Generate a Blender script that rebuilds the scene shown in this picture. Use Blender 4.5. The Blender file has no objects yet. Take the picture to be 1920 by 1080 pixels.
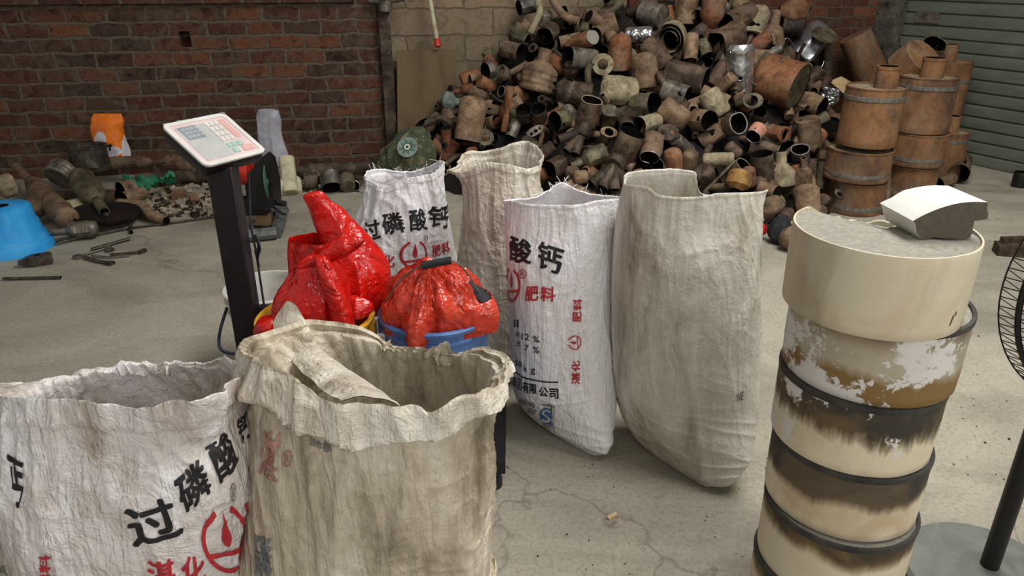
import bpy, bmesh, math, random
from mathutils import Vector, Matrix, noise
from mathutils.bvhtree import BVHTree
from mathutils.geometry import tessellate_polygon
PI = math.pi
SC = bpy.context.scene
COL = SC.collection
def clamp(x, a=0., b=1.): return max(a, min(b, x))
def sst(a, b, x):
    t = clamp((x-a)/(b-a)); return t*t*(3-2*t)
def lin(h):
    h = h.lstrip('#'); c = [int(h[i:i+2], 16)/255 for i in (0, 2, 4)]
    return tuple(x/12.92 if x <= .04045 else ((x+.055)/1.055)**2.4 for x in c)+(1,)

# ------------------------------------------------------------------ camera, sky, light, exposure
CAM_H, FOC, TH = 1.5, 1387., math.radians(23.7)
CP = Vector((0, 0, CAM_H))
FW = Vector((0, math.cos(TH), -math.sin(TH))); RT = Vector((1, 0, 0)); UP = Vector((0, math.sin(TH), math.cos(TH)))
cd = bpy.data.cameras.new('camera'); cam = bpy.data.objects.new('camera', cd); COL.objects.link(cam)
cd.sensor_width = 36; cd.lens = FOC*36/1920; cd.clip_start = .05; cd.clip_end = 100
cam.matrix_world = Matrix((( RT.x, UP.x, -FW.x, CP.x), (RT.y, UP.y, -FW.y, CP.y), (RT.z, UP.z, -FW.z, CP.z), (0, 0, 0, 1)))
SC.camera = cam
w = bpy.data.worlds.new('daylight'); SC.world = w; w.use_nodes = True
bg = w.node_tree.nodes['Background']; bg.inputs[0].default_value = (1.0, .985, .96, 1); bg.inputs[1].default_value = .36
def area(name, loc, target, sx, sy, power, col):
    l = bpy.data.lights.new(name, 'AREA'); l.shape = 'RECTANGLE'; l.size = sx; l.size_y = sy; l.energy = power; l.color = col
    o = bpy.data.objects.new(name, l); COL.objects.link(o); o.location = loc
    o.rotation_euler = (Vector(target)-Vector(loc)).to_track_quat('-Z', 'Y').to_euler(); return o
area('skylight_panel_light', (1.7, 2.35, 4.15), (1.35, 2.3, 0), 3.6, 1.5, 215, (1, .98, .945))
area('doorway_daylight', (2.2, -2.4, 2.7), (0, 2.0, .4), 3.0, 2.2, 80, (1, .98, .96))
SC.view_settings.view_transform = 'Standard'; SC.view_settings.look = 'None'
SC.view_settings.exposure = 0.12; SC.view_settings.gamma = 1; SC.view_settings.use_curve_mapping = False

def ray(px, py): return FW+RT*((px-960)/FOC)-UP*((py-540)/FOC)
def G(px, py, z=0.):
    d = ray(px, py); return CP+d*((z-CAM_H)/d.z)
def Y(px, py, y):
    d = ray(px, py); return CP+d*(y/d.y)
def depth(p): return (Vector(p)-CP).dot(FW)
def pix(p):
    v = Vector(p)-CP; d = v.dot(FW); return 960+FOC*v.dot(RT)/d, 540-FOC*v.dot(UP)/d

# ------------------------------------------------------------------ materials
MATS = {}
def new_mat(name):
    m = bpy.data.materials.new(name); m.use_nodes = True; MATS[name] = m
    nt = m.node_tree; return m, nt, nt.nodes['Principled BSDF']
def N(nt, t, **kw):
    n = nt.nodes.new(t)
    for k, v in kw.items():
        if k in n.inputs: n.inputs[k].default_value = v
        else: setattr(n, k, v)
    return n
def ramp(nt, fac, stops):
    r = nt.nodes.new('ShaderNodeValToRGB'); e = r.color_ramp.elements
    while len(e) < len(stops): e.new(.5)
    for i, (p, c) in enumerate(stops):
        e[i].position = p; e[i].color = lin(c) if isinstance(c, str) else c
    nt.links.new(fac, r.inputs[0]); return r.outputs[0]
def mixc(nt, a, b, fac, mode='MIX'):
    n = nt.nodes.new('ShaderNodeMix'); n.data_type = 'RGBA'; n.blend_type = mode
    for s, v in ((0, fac), (6, a), (7, b)):
        if isinstance(v, bpy.types.NodeSocket): nt.links.new(v, n.inputs[s])
        else: n.inputs[s].default_value = lin(v) if isinstance(v, str) else v
    return n.outputs[2]
def coord(nt, scale=(1, 1, 1), kind='Object'):
    tc = nt.nodes.new('ShaderNodeTexCoord'); mp = nt.nodes.new('ShaderNodeMapping'); mp.inputs['Scale'].default_value = scale
    nt.links.new(tc.outputs[kind], mp.inputs[0]); return mp.outputs[0]
def noi(nt, vec, scale, detail=5, rough=.6, dist=0.):
    n = N(nt, 'ShaderNodeTexNoise', Scale=scale, Detail=detail, Roughness=rough, Distortion=dist)
    nt.links.new(vec, n.inputs['Vector']); return n.outputs[0]
def bump(nt, b, h, strength, dist=.01, prev=None):
    n = N(nt, 'ShaderNodeBump', Strength=strength, Distance=dist); nt.links.new(h, n.inputs['Height'])
    if prev is not None: nt.links.new(prev, n.inputs['Normal'])
    nt.links.new(n.outputs[0], b.inputs['Normal']); return n.outputs[0]
def surf(name, stops, scale=8, rough=.7, metal=0., bmp=.3, bscale=60, vary=0., stretch=(1, 1, 1), kind='Object', spec=.4, grit=0.):
    m, nt, b = new_mat(name); v = coord(nt, stretch, kind)
    if vary:
        oi = nt.nodes.new('ShaderNodeObjectInfo'); ad = nt.nodes.new('ShaderNodeVectorMath'); ad.operation = 'ADD'
        mu = N(nt, 'ShaderNodeMath', operation='MULTIPLY'); mu.inputs[1].default_value = 37.
        nt.links.new(oi.outputs['Random'], mu.inputs[0]); nt.links.new(v, ad.inputs[0]); nt.links.new(mu.outputs[0], ad.inputs[1]); v = ad.outputs[0]
    c = ramp(nt, noi(nt, v, scale, 6, .65, .4), stops)
    if vary:
        h = N(nt, 'ShaderNodeHueSaturation'); nt.links.new(c, h.inputs['Color'])
        mr = N(nt, 'ShaderNodeMapRange'); mr.inputs[3].default_value = 1-vary; mr.inputs[4].default_value = 1+vary
        nt.links.new(oi.outputs['Random'], mr.inputs[0]); nt.links.new(mr.outputs[0], h.inputs['Value']); c = h.outputs[0]
    if grit:
        g1 = ramp(nt, noi(nt, v, 16, 7, .72, .6), [(.36, (.16, .13, .11, 1)), (.5, (.8, .78, .75, 1)), (.7, (1.15, 1.1, 1.02, 1))]); c = mixc(nt, c, g1, grit, 'MULTIPLY')
        g2 = ramp(nt, noi(nt, v, 75, 4, .7), [(.34, (.35, .3, .26, 1)), (.5, (1, 1, 1, 1))]); c = mixc(nt, c, g2, grit*.8, 'MULTIPLY')
        g3 = ramp(nt, noi(nt, v, 5, 5, .6, 1.), [(.5, (0, 0, 0, 1)), (.72, (.5, .5, .5, 1))]); c = mixc(nt, c, lin('#8a7b66'), g3)
    nt.links.new(c, b.inputs['Base Color'])
    b.inputs['Roughness'].default_value = rough; b.inputs['Metallic'].default_value = metal; b.inputs['Specular IOR Level'].default_value = spec
    if bmp: bump(nt, b, noi(nt, v, bscale, 4, .6), bmp, .004)
    return m
surf('rust_brown', [(.28, '#30241d'), (.45, '#584435'), (.6, '#6f5b48'), (.75, '#44362a')], 9, .75, .15, .35, vary=.25, grit=.75)
surf('rust_tan', [(.25, '#4b3a2b'), (.45, '#79614a'), (.6, '#8e765e'), (.78, '#644d3a')], 8, .75, .1, .3, vary=.2, grit=.75)
surf('rust_orange', [(.25, '#513421'), (.45, '#835536'), (.6, '#976846'), (.78, '#684831')], 7, .78, .1, .3, vary=.18, grit=.75)
surf('rust_red', [(.25, '#44291c'), (.45, '#724430'), (.62, '#86583d'), (.78, '#563728')], 8, .75, .1, .3, vary=.2, grit=.75)
surf('rust_dark', [(.28, '#1d1712'), (.48, '#3f3228'), (.65, '#564537'), (.8, '#30251e')], 9, .7, .2, .35, vary=.25, grit=.75)
surf('steel_dull', [(.28, '#3d3a36'), (.48, '#6d6861'), (.65, '#8b857b'), (.8, '#575049')], 9, .55, .45, .2, vary=.2, grit=.75)
surf('steel_olive', [(.28, '#2f2d24'), (.48, '#5c5744'), (.65, '#7a7459'), (.8, '#423e30')], 9, .6, .25, .2, vary=.2, grit=.75)
surf('steel_bright', [(.3, '#8f9093'), (.5, '#c9cacb'), (.7, '#e6e6e6')], 6, .26, .9, .12, 25)
surf('cut_lip', [(.3, '#9d9890'), (.6, '#d6d2ca')], 30, .35, .7, .1)
surf('pale_crust', [(.25, '#5d523c'), (.45, '#8c8267'), (.6, '#a59b7f'), (.8, '#71664d')], 10, .8, .05, .35, vary=.12, grit=.5)
surf('soot', [(.3, '#060505'), (.7, '#12100e')], 20, .95, 0, .2, spec=.1)
surf('ceramic_face', [(.3, '#7b776c'), (.7, '#9a968a')], 90, .9, 0, .5, 220)
surf('drum_rust', [(.3, '#43352a'), (.42, '#6f5039'), (.54, '#8a623f'), (.66, '#6e513a'), (.8, '#574a3d')], 3.2, .8, .1, .3, 50, vary=.08, grit=.4, stretch=(1, 1, .6))
surf('drum_lid', [(.3, '#7d705a'), (.6, '#a2947a'), (.8, '#6d5a44')], 12, .85, .05, .3, grit=.75)
surf('weld_grey', [(.3, '#4a4740'), (.6, '#76726a')], 40, .6, .3, .8, 90)
surf('black_paint', [(.3, '#0e0c0d'), (.7, '#1c1a1b')], 30, .45, 0, .1)
surf('black_rubber', [(.3, '#15161a'), (.7, '#2b2d33')], 40, .75, 0, .3)
surf('mauve_black_paint', [(.3, '#171013'), (.7, '#241a1e')], 14, .42, 0, .08)
surf('white_plastic', [(.3, '#b9b5ab'), (.5, '#cfccc4'), (.72, '#dedbd5')], 6, .45, 0, .05, 30)
surf('bucket_white', [(.25, '#8f8879'), (.42, '#bdb9b0'), (.6, '#cfccc5'), (.8, '#a39a8a')], 7, .5, 0, .1, 40)
surf('bucket_blue', [(.28, '#2c4064'), (.45, '#45659a'), (.6, '#5878ad'), (.8, '#3b4a63')], 7, .5, 0, .1, 40)
surf('bucket_yellow', [(.28, '#8f661f'), (.45, '#d09a2a'), (.65, '#dfae3a'), (.8, '#8a6a35')], 8, .5, 0, .1, 40)
surf('stool_blue', [(.3, '#1d7fc0'), (.5, '#2f9ee2'), (.75, '#52b2ea')], 5, .45, 0, .05, 30)
surf('orange_bag', [(.3, '#c2570f'), (.5, '#e4741a'), (.75, '#ef8a2c')], 10, .35, 0, .4, 25)
surf('white_film', [(.3, '#b5b4b6'), (.6, '#d8d7da')], 10, .4, 0, .5, 25)
surf('grey_cloth', [(.3, '#8e8d94'), (.6, '#adacb4')], 10, .8, 0, .4, 30)
surf('green_net', [(.3, '#1e5a3d'), (.6, '#2f8259')], 18, .7, 0, .8, 60)
surf('pvc_cream', [(.3, '#8a8264'), (.5, '#b8b193'), (.75, '#c9c3a8')], 14, .6, 0, .2, 60)
surf('wood_board', [(.3, '#4b3c26'), (.5, '#5f4d32'), (.75, '#6c5a3c')], 5, .75, 0, .15, 40, stretch=(1, 1, .3))
surf('wood_block', [(.3, '#5a452c'), (.6, '#7d6343')], 10, .8, 0, .3, 40, stretch=(.3, 1, 1))
surf('tool_steel', [(.3, '#2a2522'), (.5, '#4a433c'), (.75, '#6d645a')], 25, .5, .5, .2, 60)
surf('red_paint', [(.3, '#8f1d15'), (.6, '#c02d20')], 15, .4, 0, .1)
surf('red_ball', [(.3, '#7d0d10'), (.6, '#b4161a')], 15, .45, 0, .2)
surf('cardboard', [(.3, '#a98d66'), (.6, '#c8ac80')], 10, .85, 0, .1)
surf('paper_tan', [(.3, '#9a8468'), (.6, '#c4ab88')], 25, .85, 0, .3)
surf('glass_green', [(.3, '#55605a'), (.6, '#7d8a82')], 12, .25, 0, .3, 20)
surf('camo_cloth', [(.36, '#23281d'), (.44, '#4c5236'), (.52, '#2f4034'), (.6, '#7a6f48'), (.7, '#2a2a22')], 26, .85, 0, .4, 60)
surf('green_disc', [(.3, '#2c4a35'), (.6, '#4a6b52')], 12, .6, 0, .1)
surf('pile_core_shade', [(.3, '#080605'), (.55, '#15100c'), (.75, '#241b14')], 14, .9, 0, .8, 40)  # near black: the shade in the heap's gaps is put into this colour
surf('pinkish_rubble', [(.3, '#8a5a48'), (.6, '#b98570')], 25, .9, 0, .6, 60)
surf('amber_rust', [(.3, '#76552b'), (.5, '#9b7641'), (.75, '#ab8650')], 9, .75, .05, .3, grit=.75)
surf('ink_black', [(.3, '#161517'), (.7, '#222124')], 60, .5)
surf('ink_black_worn', [(.42, '#201f22'), (.55, '#2d2c2f'), (.62, '#77736d')], 45, .55)
surf('ink_red', [(.3, '#a3242b'), (.7, '#bb3038')], 60, .5)
surf('ink_red_faded', [(.35, '#8f4a41'), (.6, '#a98378')], 40, .6)
surf('ink_blue', [(.3, '#1e5c92'), (.7, '#2a70ab')], 60, .5)
surf('ink_grey', [(.3, '#5a5957'), (.7, '#82807c')], 60, .5)
surf('ink_slate', [(.3, '#454b52'), (.6, '#7a7c7c')], 60, .5)
surf('ink_green', [(.3, '#2f5b4c'), (.7, '#4d7a6a')], 60, .5)
surf('ink_white', [(.3, '#c4c4c4'), (.7, '#d6d6d6')], 60, .5)
surf('panel_pink', [(.3, '#c39f9c'), (.6, '#d8bab6')], 8, .4, 0, .0)
surf('panel_grey', [(.3, '#8e918c'), (.6, '#a9aba5')], 8, .4, 0, .0)
surf('lcd_dark', [(.3, '#39464f'), (.6, '#566670')], 8, .2, 0, .0)
surf('lcd_pale', [(.3, '#9fb0b6'), (.6, '#c2ced2')], 8, .4, 0, .0)
surf('key_green', [(.3, '#5f9a87'), (.6, '#7fb3a2')], 8, .4, 0, .0)
surf('key_red', [(.3, '#c0766d'), (.6, '#d09086')], 8, .4, 0, .0)
surf('hose_blue', [(.3, '#0f1528'), (.6, '#182140')], 20, .5, 0, .1)
surf('soot_rim', [(.3, '#24221f'), (.55, '#3b3935'), (.8, '#5a564e')], 14, .7, .1, .4, 70)
surf('core_grey', [(.3, '#4d473d'), (.7, '#5f584c')], 60, .95, 0, .5, 220)
surf('filter_wrap_white', [(.3, '#c9c8c1'), (.7, '#dad9d2')], 14, .7, 0, .3, 60)
surf('base_grey', [(.3, '#5c5f58'), (.6, '#74776f')], 10, .6, 0, .1)
def cling():
    m, nt, b = new_mat('cling_film'); b.inputs['Base Color'].default_value = (.9, .9, .9, 1); b.inputs['Roughness'].default_value = .12; b.inputs['Alpha'].default_value = .22
    b.inputs['Specular IOR Level'].default_value = .8
cling()
surf('rubble_tan', [(.3, '#7d725f'), (.6, '#a2967f')], 30, .9, 0, .3)
surf('brick_piece', [(.3, '#5b4031'), (.6, '#7d5a45')], 14, .9, 0, .4)
surf('steel_dark_cast', [(.3, '#3f4243'), (.6, '#6a6d6c')], 14, .6, .2, .2)
def sack_mat(name, clean, mid, dirt, lo, hi, streak=1., rough=.5, crk=1., fold=1.):
    m, nt, b = new_mat(name); v = coord(nt); v2 = coord(nt, (14, 14, 2.2)); v3 = coord(nt, (3, 3, 1.2))
    f1 = noi(nt, v3, 2.2, 6, .62, .8); f2 = noi(nt, v2, 1.6, 5, .6, .3)
    a = N(nt, 'ShaderNodeMath', operation='MULTIPLY_ADD'); a.inputs[1].default_value = .45*streak
    nt.links.new(f2, a.inputs[0]); nt.links.new(f1, a.inputs[2])
    c = ramp(nt, a.outputs[0], [(lo, clean), ((lo+hi)/2, mid), (hi, dirt)])
    sp = ramp(nt, noi(nt, v, 190, 2, .5), [(.3, (.86, .86, .86, 1)), (.7, (1, 1, 1, 1))])
    c = mixc(nt, c, sp, 1., 'MULTIPLY'); nt.links.new(c, b.inputs['Base Color'])
    b.inputs['Roughness'].default_value = rough; b.inputs['Specular IOR Level'].default_value = .45
    def ridge(vec, sc, dist):
        x = N(nt, 'ShaderNodeMath', operation='SUBTRACT'); x.inputs[1].default_value = .5; nt.links.new(noi(nt, vec, sc, 3, .55, dist), x.inputs[0])
        y = N(nt, 'ShaderNodeMath', operation='ABSOLUTE'); nt.links.new(x.outputs[0], y.inputs[0])
        z = N(nt, 'ShaderNodeMapRange'); z.inputs[1].default_value = 0; z.inputs[2].default_value = .12; z.inputs[3].default_value = 1; z.inputs[4].default_value = 0; nt.links.new(y.outputs[0], z.inputs[0]); return z.outputs[0]
    p = bump(nt, b, ridge(coord(nt, (26, 26, 3.4)), 1.2, .6), .38*fold, .007)
    p = bump(nt, b, ridge(v, 17, 1.6), .4*crk, .005, p)
    p = bump(nt, b, noi(nt, v, 46, 4, .6, 1.), .35, .005, p)
    wv = N(nt, 'ShaderNodeTexWave', Scale=240., Distortion=2.); wv.bands_direction = 'Z'; nt.links.new(v, wv.inputs['Vector'])
    bump(nt, b, wv.outputs[0], .12, .0006, p); return m
sack_mat('sack_white', '#ebe8ea', '#dad5d4', '#9d9288', .6, .98, streak=.6, crk=.55)
sack_mat('sack_white_front', '#ece8e8', '#d5cdc7', '#94846f', .54, .94)
sack_mat('sack_cuff', '#e9e3d6', '#d0c6b4', '#9a8d78', .56, 1.0)
sack_mat('sack_cream', '#e2dbce', '#c5bbaa', '#8a7e6c', .54, .95)
sack_mat('sack_dirty', '#dfd6c6', '#bdb19b', '#7b6e59', .5, .94, crk=.5)
sack_mat('sack_pale', '#dad5ca', '#bfb8a9', '#7f745f', .5, .88, crk=.35, streak=.6, fold=.6)
def film(name, c0, c1, c2, rough=.22, tr=.3):
    m, nt, b = new_mat(name); v = coord(nt)
    c = ramp(nt, noi(nt, v, 11, 5, .65, 1.2), [(.34, c0), (.5, c1), (.68, c2)])
    nt.links.new(c, b.inputs['Base Color']); b.inputs['Roughness'].default_value = rough; b.inputs['Specular IOR Level'].default_value = .75
    p = None
    for sc_, st_, ds_, di in ((6, .55, .02, 1.), (15, .5, .009, 1.5), (40, .15, .003, 1.)):
        x = N(nt, 'ShaderNodeMath', operation='SUBTRACT'); x.inputs[1].default_value = .5; nt.links.new(noi(nt, v, sc_, 2, .5, di), x.inputs[0])
        y = N(nt, 'ShaderNodeMath', operation='ABSOLUTE'); nt.links.new(x.outputs[0], y.inputs[0]); p = bump(nt, b, y.outputs[0], st_, ds_*3, p)
    t = nt.nodes.new('ShaderNodeBsdfTranslucent'); nt.links.new(c, t.inputs[0]); mx = nt.nodes.new('ShaderNodeMixShader'); mx.inputs[0].default_value = tr
    nt.links.new(b.outputs[0], mx.inputs[1]); nt.links.new(t.outputs[0], mx.inputs[2]); nt.links.new(mx.outputs[0], nt.nodes['Material Output'].inputs[0]); return m
film('red_film', '#b20f0a', '#da1a11', '#ea2f22', .2)
film('red_film_tied', '#b32c18', '#d8402a', '#e85a42', .18)
# concrete floor
def floor_mat():
    m, nt, b = new_mat('concrete'); v = coord(nt, (1, 1, 1))
    c = ramp(nt, noi(nt, v, 1.1, 7, .62, .9), [(.3, '#878174'), (.48, '#9a9485'), (.62, '#a7a191'), (.78, '#918b7d')])
    st = ramp(nt, noi(nt, coord(nt, (1, 2.6, 1)), .75, 6, .6, 1.4), [(.38, '#7c766a'), (.5, '#ffffff')])
    c = mixc(nt, c, st, .22, 'MULTIPLY')
    fine = ramp(nt, noi(nt, v, 70, 5, .7), [(.3, '#b8b4aa'), (.55, '#ffffff')]); c = mixc(nt, c, fine, .55, 'MULTIPLY')
    vo = N(nt, 'ShaderNodeTexVoronoi', Scale=.3); vo.feature = 'DISTANCE_TO_EDGE'
    vm = nt.nodes.new('ShaderNodeVectorMath'); vm.operation = 'ADD'; nz = N(nt, 'ShaderNodeTexNoise', Scale=2.2, Detail=6.)
    nt.links.new(v, nz.inputs['Vector']); nt.links.new(nz.outputs['Color'], vm.inputs[0]); nt.links.new(v, vm.inputs[1]); nt.links.new(vm.outputs[0], vo.inputs['Vector'])
    ck = ramp(nt, vo.outputs[0], [(.0, '#8a8478'), (.0025, '#ffffff')]); c = mixc(nt, c, ck, .45, 'MULTIPLY')
    nt.links.new(c, b.inputs['Base Color']); b.inputs['Roughness'].default_value = .82; b.inputs['Specular IOR Level'].default_value = .3
    p = bump(nt, b, noi(nt, v, 55, 6, .7), .45, .006); bump(nt, b, noi(nt, v, 7, 5, .6, .8), .35, .02, p); return m
floor_mat()
def brick_mat(name, bw, bh, mortar, cols, mcol, msize, off, varyc):
    m, nt, b = new_mat(name); tc = nt.nodes.new('ShaderNodeTexCoord'); sx = nt.nodes.new('ShaderNodeSeparateXYZ'); cx = nt.nodes.new('ShaderNodeCombineXYZ')
    nt.links.new(tc.outputs['Object'], sx.inputs[0]); nt.links.new(sx.outputs[0], cx.inputs[0]); nt.links.new(sx.outputs[2], cx.inputs[1])
    wob = N(nt, 'ShaderNodeTexNoise', Scale=9., Detail=3.); nt.links.new(cx.outputs[0], wob.inputs['Vector'])
    mp = nt.nodes.new('ShaderNodeVectorMath'); mp.operation = 'MULTIPLY_ADD'; mp.inputs[1].default_value = (.075, .045, 0); nt.links.new(wob.outputs['Color'], mp.inputs[0]); nt.links.new(cx.outputs[0], mp.inputs[2])
    br = nt.nodes.new('ShaderNodeTexBrick'); br.offset = off
    for k, val in (('Scale', 1.), ('Mortar Size', msize), ('Mortar Smooth', .35), ('Bias', 0.), ('Brick Width', bw), ('Row Height', bh)): br.inputs[k].default_value = val
    br.inputs['Color1'].default_value = (0, 0, 0, 1); br.inputs['Color2'].default_value = (1, 1, 1, 1); br.inputs['Mortar'].default_value = (.5, .5, .5, 1)
    nt.links.new(mp.outputs[0], br.inputs['Vector'])
    c = ramp(nt, br.outputs[0], [(i/(len(cols)-1), k) for i, k in enumerate(cols)])
    gr = ramp(nt, noi(nt, cx.outputs[0], 11, 6, .68, .8), [(.3, '#5b4f46'), (.52, '#ffffff'), (.75, '#c9b7a6')]); c = mixc(nt, c, gr, varyc, 'MULTIPLY')
    mo = ramp(nt, noi(nt, cx.outputs[0], 30, 5, .7), [(.3, mcol[0]), (.7, mcol[1])])
    c = mixc(nt, c, mo, br.outputs['Fac'])
    sm = ramp(nt, noi(nt, cx.outputs[0], 5.5, 7, .72, 1.5), [(.5, (0, 0, 0, 1)), (.62, (1, 1, 1, 1))]); c = mixc(nt, c, mo, mixc(nt, (0, 0, 0, 1), sm, .6))
    nt.links.new(c, b.inputs['Base Color']); b.inputs['Roughness'].default_value = .92; b.inputs['Specular IOR Level'].default_value = .2
    inv = N(nt, 'ShaderNodeMath', operation='SUBTRACT'); inv.inputs[0].default_value = 1.; nt.links.new(br.outputs['Fac'], inv.inputs[1])
    p = bump(nt, b, inv.outputs[0], .7, .012); bump(nt, b, noi(nt, cx.outputs[0], 40, 6, .7), .5, .008, p); return m
brick_mat('brick_old', .27, .103, .01, ['#3a2a23', '#553529', '#453029', '#5f3b2c', '#41342d', '#543e33', '#6d4531', '#432e27'], ('#453d33', '#6a5f51'), .013, .5, .85)
brick_mat('block_pale', .46, .2, .01, ['#7a6a55', '#8a7861', '#80705b', '#94836b'], ('#544a3d', '#6e6353'), .008, .5, .45)
brick_mat('brick_right', .25, .085, .01, ['#3d2820', '#603828', '#4c2d23', '#6d432f', '#463830'], ('#40392f', '#5b5245'), .008, .5, .6)
def shutter_mat():
    m, nt, b = new_mat('shutter_paint'); v = coord(nt)
    c = ramp(nt, noi(nt, coord(nt, (1, 1, 4)), 3, 6, .65, .6), [(.3, '#4f5247'), (.55, '#5d6054'), (.75, '#686b5d')])
    nt.links.new(c, b.inputs['Base Color']); b.inputs['Roughness'].default_value = .55; bump(nt, b, noi(nt, v, 14, 4), .1, .01)
shutter_mat()
# soot-marked ceramic filter wrap: stains of their own shape, seen in object space (z up the side)
def wrap_mat(name, base, seed, top, lo, streak, white, amber, lowband=0., nick=0, brown='#80663f'):
    m, nt, b = new_mat(name); tc = nt.nodes.new('ShaderNodeTexCoord'); mp = nt.nodes.new('ShaderNodeMapping'); mp.inputs['Location'].default_value = (seed, seed*1.7, 0)
    nt.links.new(tc.outputs['Object'], mp.inputs[0]); sp = nt.nodes.new('ShaderNodeSeparateXYZ'); nt.links.new(tc.outputs['Object'], sp.inputs[0])
    mv = nt.nodes.new('ShaderNodeVectorMath'); mv.operation = 'MULTIPLY'; mv.inputs[1].default_value = (1, 1, .22); nt.links.new(mp.outputs[0], mv.inputs[0])
    str_ = noi(nt, mv.outputs[0], streak, 5, .6, .3); big = noi(nt, mp.outputs[0], 6, 4, .6, .8); fine = noi(nt, mp.outputs[0], 22, 6, .7, 1.)
    def edge(lo_, hi_, k):                     # 1 above a ragged line lo_..hi_ (in metres up the side)
        a = N(nt, 'ShaderNodeMath', operation='MULTIPLY_ADD'); a.inputs[1].default_value = k; nt.links.new(str_, a.inputs[0]); nt.links.new(sp.outputs[2], a.inputs[2])
        r = N(nt, 'ShaderNodeMapRange'); r.inputs[1].default_value = lo_; r.inputs[2].default_value = hi_; nt.links.new(a.outputs[0], r.inputs[0]); return r.outputs[0]
    c = ramp(nt, big, [(.3, base[0]), (.7, base[1])])
    am = ramp(nt, big, [(.42, (0, 0, 0, 1)), (.62, (amber, amber, amber, 1))]); c = mixc(nt, c, '#a98a5c', am)
    if lowband:
        lb = N(nt, 'ShaderNodeMath', operation='SUBTRACT'); lb.inputs[0].default_value = 1.; nt.links.new(edge(.1, .125, .1), lb.inputs[1]); c = mixc(nt, c, '#80643a', lb.outputs[0])
    e1 = edge(lo+.05, top+.05, .1); c = mixc(nt, c, brown, e1)
    e2 = edge(lo+.055, top+.06, .1); dk = ramp(nt, big, [(.4, (.95, .95, .95, 1)), (.58, (.3, .3, .3, 1))]); c = mixc(nt, c, '#34312c', mixc(nt, (0, 0, 0, 1), e2, dk))
    if white:
        mp2 = nt.nodes.new('ShaderNodeMapping'); mp2.inputs['Location'].default_value = (seed*2.3, 1, seed); nt.links.new(tc.outputs['Object'], mp2.inputs[0])
        pt = N(nt, 'ShaderNodeMath', operation='MULTIPLY_ADD'); pt.inputs[1].default_value = .55; nt.links.new(noi(nt, mp2.outputs[0], 48, 7, .75, .6), pt.inputs[0]); nt.links.new(noi(nt, mp2.outputs[0], 7.5, 3, .5, .4), pt.inputs[2])
        c = mixc(nt, c, '#d3d0ca', ramp(nt, pt.outputs[0], [(.86-white*.06, (0, 0, 0, 1)), (.89-white*.06, (1, 1, 1, 1))]))
    if nick:
        nv_ = nt.nodes.new('ShaderNodeVectorMath'); nv_.operation = 'MULTIPLY'; nv_.inputs[1].default_value = (1, 1, .28); nt.links.new(mp.outputs[0], nv_.inputs[0])
        c = mixc(nt, c, '#4a4232', ramp(nt, noi(nt, nv_.outputs[0], 44, 2, .5), [(.72, (0, 0, 0, 1)), (.75, (1, 1, 1, 1))])); c = mixc(nt, c, '#8f8670', ramp(nt, noi(nt, nv_.outputs[0], 9, 4, .6, .5), [(.5, (0, 0, 0, 1)), (.7, (.55, .55, .55, 1))]))
    nt.links.new(c, b.inputs['Base Color']); b.inputs['Roughness'].default_value = .62; b.inputs['Specular IOR Level'].default_value = .35
    bump(nt, b, fine, .25, .005); return m
wrap_mat('filter_cream', ('#cabfa4', '#d6ccb4'), 1.3, .5, .45, 20, 0, .35, nick=1)
wrap_mat('filter_scabby', ('#a39985', '#b3a892'), 4.1, .19, .115, 12, .6, .0, lowband=1.)
wrap_mat('filter_streaked', ('#d3c6a6', '#dfd6c2'), 7.7, .105, .068, 46, .25, .45, brown='#6e5838')
wrap_mat('filter_sooty', ('#d3c7ab', '#e0d6bf'), 2.9, .1, .075, 9, 0, .6, brown='#6a5a42')
wrap_mat('filter_banded', ('#cdc2a8', '#dad0ba'), 9.2, .135, .105, 8, 0., .3)

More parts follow.
